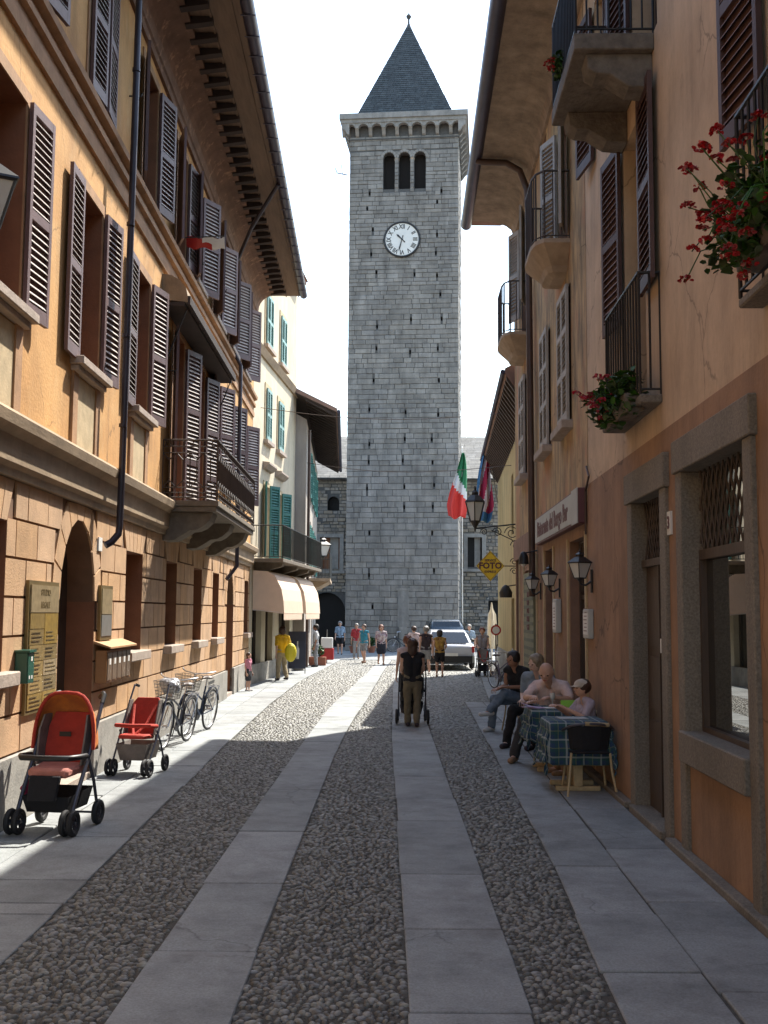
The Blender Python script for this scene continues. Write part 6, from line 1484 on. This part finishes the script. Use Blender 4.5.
# letterboxes, plaques, green box on the ochre wall
t = thing('brass_plaque', 'tall panel of brass name plates beside the arched doorway', 'plaque', FL(10.35, 0, .95), 'brass plaques')
MB(FL).box(9.93, 10.88, .005, .035, .93, 2.18).build('backing', M['bronzedark'], t)
m_ = MB(FL); m_.box(9.97, 10.84, .035, .05, 1.88, 2.14)
for r_ in range(6):
    for c_ in range(2):
        z0 = .97+r_*.151
        if (r_, c_) == (4, 1): continue
        m_.box(9.97+c_*.44, 10.40+c_*.44, .035, .044+.003*((r_+c_) % 2), z0, z0+.145)
m_.box(10.41, 10.84, .035, .047, .97+4*.151, 1.87)
pl = m_.build('plates', M['bronze'], t); m_ = MB(FL)
text_mb(m_, 'STUDIO', .085, .001, lambda x, y, e: (10.40+x, .052+e, 2.07+y), .001); text_mb(m_, 'LEGALE', .085, .001, lambda x, y, e: (10.40+x, .052+e, 1.95+y), .001)
rr = random.Random(2)
for r_ in range(5):
    for c_ in range(2):
        for k in range(3): m_.box(10.02+c_*.44, 10.02+c_*.44+rr.uniform(.2, .33), .048, .051, 1.005+r_*.151+k*.038, 1.015+r_*.151+k*.038)
m_.build('engraving', M['bronzedark'], pl)
t = thing('brass_plaque', 'small framed brass and paper notice to the right of the arch', 'plaque', FL(12.8, 0, 1.55), 'brass plaques')
MB(FL).box(12.56, 13.12, .005, .04, 1.55, 2.2).build('frame', M['bronzedark'], t)
MB(FL).box(12.60, 13.08, .04, .048, 1.86, 2.16).build('plate', M['bronze'], t); MB(FL).box(12.60, 13.08, .04, .048, 1.60, 1.85).build('notice', M['boxgrey'], t)
t = thing('green_post_box', 'small dark green metal box on the wall left of the brass plates', 'box', FL(9.85, 0, 1.2)); b_ = MB(FL).box(9.68, 9.86, .01, .13, 1.24, 1.52).build('box', M['greenbox'], t, bevel=.008)
MB(FL).box(9.67, 9.87, .005, .145, 1.52, 1.54).build('lid', M['greenbox'], t)
m_ = MB(FL); 
for q in ((9.76, 9.80, 1.44, 1.48), (9.71, 9.74, 1.28, 1.31), (9.78, 9.81, 1.28, 1.31)): MB(FL).box(q[0], q[1], .13, .133, q[2], q[3]).build('sticker', M['white'], b_)
M['lbdoor'] = mat('letterbox_door_metal', (.20, .13, .08), .45, var=.3, metal=.3)
t = thing('letterboxes', 'row of letterboxes under a small sloping wooden roof beside the arched door', 'letterbox', FL(13.2, 0, 1.05)); MB(FL).box(12.50, 13.75, .01, .14, 1.06, 1.44).build('case', mat('letterbox_brown', (.36, .18, .07), .6, var=.2), t, bevel=.006)
m_ = MB(FL); m_.prism([(0, 1.52), (.20, 1.46), (.20, 1.48), (0, 1.55)], 12.44, 13.82, 's'); m_.build('lid', mat('letterbox_roof', (.45, .25, .11), .7, var=.2), t)
for k in range(5):
    o = MB(FL).box(12.53+k*.24, 12.74+k*.24, .14, .15, 1.09, 1.41).build('letterbox_door', M['lbdoor'], t); MB(FL).box(12.60+k*.24, 12.68+k*.24, .15, .153, 1.27, 1.34).build('name_card', M['white'], o)

# flags: limp cloth gathered at the pole head and widening downwards
def limp_flag(pole, top, Ht, w0, w1, shift, cols, mats_, lab, seed):
    t = thing('flag', lab, 'flag', pole[0], 'flags by the tower')
    m_ = MB(); m_.tube(pole, .022, 8); e = pole[-1]; m_.lathe((e[0], e[1], e[2]), [(.02, 0), (.045, .03), (.0, .09)], 8); m_.build('pole', M['white'] if seed == 0 else M['boxgrey'], t, smooth=True)
    nx, ny = 30, 26; V = []
    for j in range(ny+1):
        v = j/ny; w = w0+(w1-w0)*min(1, v*1.25)**.8*(1-.18*max(0, v-.85)/.15)
        for i in range(nx+1):
            u = i/nx-.5; fold = math.sin(u*13+seed+v*2.5)*.09*(.35+v)+math.sin(u*27+seed*3)*.03
            V.append((top[0]+shift*v+u*w+.03*math.sin(v*7+seed), top[1]+fold-.05, top[2]-Ht*v+.05*math.sin(u*9+seed)*v+(.16*abs(u)*v if v > .8 else 0)))
    Fs = []; mi = []
    for j in range(ny):
        for i in range(nx): a = j*(nx+1)+i; Fs.append((a, a+1, a+nx+2, a+nx+1)); mi.append(cols(i/nx, j/ny))
    m_ = MB(); m_.add(V, Fs); m_.mi = mi; o = m_.build('cloth', mats_, t, smooth=True); sm = o.modifiers.new('s', 'SOLIDIFY'); sm.thickness = .006
fg = [mat('flag_green', (.02, .17, .07), .8), mat('flag_white', (.62, .62, .62), .8), mat('flag_red', (.62, .05, .04), .8)]
limp_flag([(3.26, 44.0, 0), (3.24, 44.0, 8.75)], (3.28, 43.95, 8.55), 2.75, .10, .85, -.28, lambda u, v: 0 if v < .46-.16*(1-u)*1.2+.1*u else (1 if v < .66-.25*(1-u) +.05 else 2), fg, 'green white and red tricolour flag hanging limp from the white pole', 0)
fb = [mat('flag_blue', (.05, .17, .36), .8), mat('flag_white2', (.55, .50, .55), .8), mat('flag_crimson', (.42, .03, .10), .8)]
limp_flag([F3(13.0, .02, 5.6), (3.36, 34.8, 7.7)], (3.38, 34.75, 7.6), 2.75, .08, .62, -.16, lambda u, v: 0 if (u+v*.5 < .42 or v > .88) else (1 if ((u*1.2+v*1.5) % .8) < .36 else 2), fb, 'blue white and crimson flag on a slanting pole beside the tricolour', 2)
# small pennant on the ochre facade
t = thing('pennant', 'small red and white pennant sticking out from the upper ochre facade', 'flag', FL(17.5, 0, 8.1))
m_ = MB(FL); m_.tube([(17.5, .0, 8.19), (17.5, .68, 8.23)], .010, 5); m_.build('rod', M['iron'], t)
m_ = MB(FL); V = [(17.5+.10*j*.5, .03+.65*i/12, 8.20-.075*j+.025*math.sin(i*1.1+j)-.012*i*(j > 0)*.2) for j in range(3) for i in range(13)]
m_.add(V, [(j*13+i, j*13+i+1, (j+1)*13+i+1, (j+1)*13+i) for j in range(2) for i in range(12)]); m_.mi = [0 if (i < 5 or (j == 1 and i < 8)) else 1 for j in range(2) for i in range(12)]; m_.build('cloth', [M['red'], M['white']], t, smooth=True)
# closed parasols, road sign, pots, shop goods
t = thing('parasol', 'closed cream parasol standing beyond the woman in the grey vest', 'parasol', (3.95, 39.0, 0)); m_ = MB(); m_.lathe((3.95, 39, .0), [(.03, 0), (.03, 1.0)], 8); m_.build('pole', M['chrome'], t)
m_ = MB(); m_.loft([[(3.95+r_*(1+.25*math.cos(5*q))*math.cos(q), 39+r_*(1+.25*math.cos(5*q))*math.sin(q), z) for q in [2*PI*k/20 for k in range(20)]] for r_, z in ((.10, .62), (.16, .8), (.15, 1.5), (.13, 1.85), (.05, 2.05), (.015, 2.3))]); m_.build('canopy', mat('parasol_cloth', (.62, .56, .45), .9, var=.15), t, smooth=True)
t = thing('road_sign', 'round red rimmed road sign on a post by the yellow house', 'sign', (3.26, 31.0, 0)); m_ = MB(); m_.tube([(3.26, 31, 0), (3.26, 31, 1.6)], .025, 8); m_.build('post', M['boxgrey'], t)
m_ = MB(); m_.lathe((3.26, 30.96, 1.42), [(.15, .02), (.15, 0), (.0, 0)], 24, axis='y'); dsc = m_.build('disc', M['red'], t); m_ = MB(); m_.lathe((3.26, 30.95, 1.42), [(.105, .008), (.105, 0), (.0, 0)], 24, axis='y'); m_.build('white_centre', M['white'], dsc)
def leafy(m_, c, r, n, rg, size=.05, up=.0):
    for _ in range(n):
        v = Vector((rg.gauss(0, 1), rg.gauss(0, 1), rg.gauss(0, 1))).normalized()*(rg.random()**.5)
        p = Vector((c[0]+v.x*r[0], c[1]+v.y*r[1], c[2]+v.z*r[2])); a = Vector((rg.gauss(0, 1), rg.gauss(0, 1), rg.gauss(0, .6))).normalized(); b = a.cross(Vector((rg.random()-.5, rg.random()-.5, 1))).normalized(); s = size*rg.uniform(.6, 1.3)
        m_.add([tuple(p-a*s), tuple(p-a*s*.4+b*s*.75), tuple(p+a*s*.55+b*s*.6), tuple(p+a*s+Vector((0, 0, -s*.3))), tuple(p+a*s*.55-b*s*.6), tuple(p-a*s*.4-b*s*.75)], [(0, 1, 2, 3, 4, 5)])
def pot(x, y, lab, r=.17, h=.3, box=False):
    t = thing('planter', lab, 'planter', (x, y, 0), 'planters on the square'); m_ = MB()
    if box: m_.prism([(x-.3, y-.18), (x+.3, y-.18), (x+.3, y+.18), (x-.3, y+.18)], 0, h, 'z')
    else: m_.lathe((x, y, 0), [(r*.7, 0), (r, h), (r*1.08, h), (r*1.08, h+.03), (r*.9, h+.03)], 16)
    m_.build('pot', M['terracotta'], t, smooth=not box); m_ = MB(); leafy(m_, (x, y, h+.25), (.24, .24, .25), 130, random.Random(int(x*9)), .06); m_.build('foliage', M['leaf'], t)
pot(-2.35, 38.6, 'terracotta trough of plants outside the shop past the awnings', box=True)
pot(-1.35, 50.5, 'low planter at the left foot of the tower', .25, .3); pot(-.55, 51.0, 'second low planter by the tower, nearer its middle', .2, .28)
t = thing('display_stand', 'red and white postcard stand outside the shop on the left', 'display stand', (-2.12, 40.5, 0)); m_ = MB(); m_.box(-2.38, -1.86, 40.3, 40.7, .12, .55); m_.build('red_base', M['red'], t, bevel=.02); m_ = MB(); m_.box(-2.34, -1.9, 40.34, 40.66, .551, .95); m_.build('rack', M['white'], t, bevel=.02); m_ = MB(); m_.tube([(-2.12, 40.5, 0), (-2.12, 40.5, 1.25)], .02, 6); m_.build('post', M['boxgrey'], t)
t = thing('display_board', 'dark advertising board with a pale bottle outline under the awnings', 'sign', (-2.62, 33.4, 0)); m_ = MB(); m_.box(-2.95, -2.40, 33.38, 33.42, .15, 1.3); m_.build('board', mat('poster_blue', (.05, .055, .09), .5, var=.3), t, bevel=.01); m_ = MB(); m_.lathe((-2.66, 33.37, .45), [(.05, 0), (.055, .3), (.02, .42), (.02, .55)], 10); m_.build('bottle_picture', M['whitecloth'] if 'whitecloth' in M else M['white'], t); m_ = MB(); m_.tube([(-2.93, 33.4, 0), (-2.93, 33.4, .2)], .015, 5); m_.tube([(-2.42, 33.4, 0), (-2.42, 33.4, .2)], .015, 5); m_.build('feet', M['iron'], t)
# yellow shopping bag
g = MB(); g.ell((-2.56, 29.75, .78), (.17, .13, .26), 14, 8); g.tube([(-2.60, 29.75, 1.0), (-2.60, 29.8, 1.1), (-2.54, 29.8, 1.0)], .012, 5)
me = remesh(g, 'bag', mat('bag_yellow', (.75, .62, .03), .5, var=.15, bump=.6, bscale=20), .012, 1, (-2.56, 29.75, .52)); o = bpy.data.objects.new('shopping_bag', me); COL.objects.link(o); o.location = (-2.56, 29.75, .52); tag(o, 'bright yellow carrier bag hanging from the arm of the person in yellow', 'bag')
# overhead wires
for lab, p, q in (('thin wire strung across the street from the cream house', FB(1.0, 0, 7.55), F3(2.5, 0, 6.7)), ('lower thin wire across the street beyond the cream house', FC(.4, 0, 6.9), F3(6, 0, 5.9))):
    P, Q = Vector(p), Vector(q); m_ = MB(); m_.tube([tuple(P.lerp(Q, k/12)-Vector((0, 0, .25*math.sin(PI*k/12)))) for k in range(13)], .009, 4); tag(m_.build('overhead_wire', M['rustiron']), lab, 'wire', 'wires over the street')

# ================================================================== GERANIUMS
def geranium(fr, s0, s1, n0, z, lab, hang, nfl, seed, ext=.45, box='concrete', petal='petal', bw=.2, out=.5):
    rg = random.Random(seed); base = fr((s0+s1)/2, n0, z); t = thing('flower_box', lab, 'flower box', base, 'geranium boxes on the right')
    m_ = MB(fr); m_.prism([(n0-bw/2+.02, z), (n0+bw/2-.02, z), (n0+bw/2, z+.17), (n0-bw/2, z+.17)], s0, s1, 's'); m_.build('trough', M[box], t, bevel=.008)
    m_ = MB(fr); fl = MB(fr); st = MB(fr); L = s1-s0
    for k in range(int(16*L/.7)):
        c = (rg.uniform(s0, s1), n0+rg.uniform(-.05, .28)*out*2, z+.17+rg.uniform(-hang*.5, ext*.55)); leafy(m_, c, (.13, .12, .13), 38, rg, .036)
    for k in range(nfl):
        a = rg.uniform(0, 1); c = (rg.uniform(s0-.12, s1+.1), n0+.05+rg.uniform(.05, .52)*out*2, z+.2+rg.uniform(-hang, ext))
        b = (min(max(c[0], s0+.05), s1-.05)*.6+c[0]*.4, n0+rg.uniform(0, .2), z+.2)
        m_.tube([b, ((b[0]+c[0])/2, (b[1]+c[1])/2+.05, (b[2]+c[2])/2+.06), c], .004, 4)
        leafy(m_, (c[0]*.5+b[0]*.5, c[1]*.5+b[1]*.5, c[2]*.5+b[2]*.5), (.07, .07, .08), 7, rg, .034)
        for j in range(rg.randint(13, 22)):
            v = Vector((rg.gauss(0, 1), rg.gauss(0, 1), rg.gauss(0, 1))).normalized()*.040; v.z = abs(v.z)*.8; leafy(fl, (c[0]+v.x, c[1]+v.y, c[2]+v.z), (.004, .004, .004), 3, rg, .0145)
    m_.build('leaves', M['leaf'], t); fl.build('blossoms', M[petal], t)
geranium(FR, 5.35, 6.25, .20, 3.95, 'big box of bright red geraniums spilling into view at the right edge', .30, 44, 5, .40, out=.36)
geranium(FR, 9.55, 10.75, .20, 3.74, 'geranium box with pinkish red blossoms under the iron window rail', .20, 20, 9, .3, petal='petalpink', out=.3)
geranium(FR, 10.25, 10.6, .64, 7.30, 'small clump of geraniums on the rail of the big balcony', .1, 3, 4, .12, bw=.12, out=.2)
# ================================================================== LIGHT, SKY, CAMERA
SUN = Vector((4.05, 6.3, 10.0)).normalized()
el = math.asin(SUN.z); az = math.atan2(SUN.x, SUN.y)
sd = bpy.data.lights.new('sun', 'SUN'); sd.energy = 3.9; sd.angle = R(.55); sd.color = (1.0, .94, .84)
so = bpy.data.objects.new('sun', sd); COL.objects.link(so); so.rotation_euler = (-SUN).to_track_quat('-Z', 'Y').to_euler(); so.location = (20, 30, 50)
wd = bpy.data.worlds.new('World'); scene.world = wd; wd.use_nodes = True
nt = wd.node_tree; bg = nt.nodes['Background']; sky = nt.nodes.new('ShaderNodeTexSky'); sky.sky_type = 'NISHITA'; sky.sun_disc = False
sky.sun_elevation = el; sky.sun_rotation = az; sky.dust_density = 1.6; sky.air_density = 1.5; sky.ozone_density = 1.5; sky.altitude = 200
nt.links.new(sky.outputs[0], bg.inputs[0]); bg.inputs[1].default_value = .15
vs = scene.view_settings; vs.view_transform = 'Standard'; vs.look = 'None'; vs.exposure = 1.5; vs.gamma = 1; vs.use_curve_mapping = False
cam = bpy.data.cameras.new('camera'); co = bpy.data.objects.new('camera', cam); COL.objects.link(co); scene.camera = co
cam.sensor_fit = 'VERTICAL'; cam.sensor_height = 24; cam.lens = 1065/1024*24; cam.clip_end = 1500; cam.clip_start = .05
pt, rl = R(5.4), R(.4)
co.matrix_world = Matrix.Translation((0, 0, 1.9)) @ Matrix.Rotation(math.pi/2+pt, 4, 'X') @ Matrix.Rotation(rl, 4, 'Z')
scene.render.resolution_x = 768; scene.render.resolution_y = 1024
scene.cycles.max_bounces = 6; scene.cycles.diffuse_bounces = 3
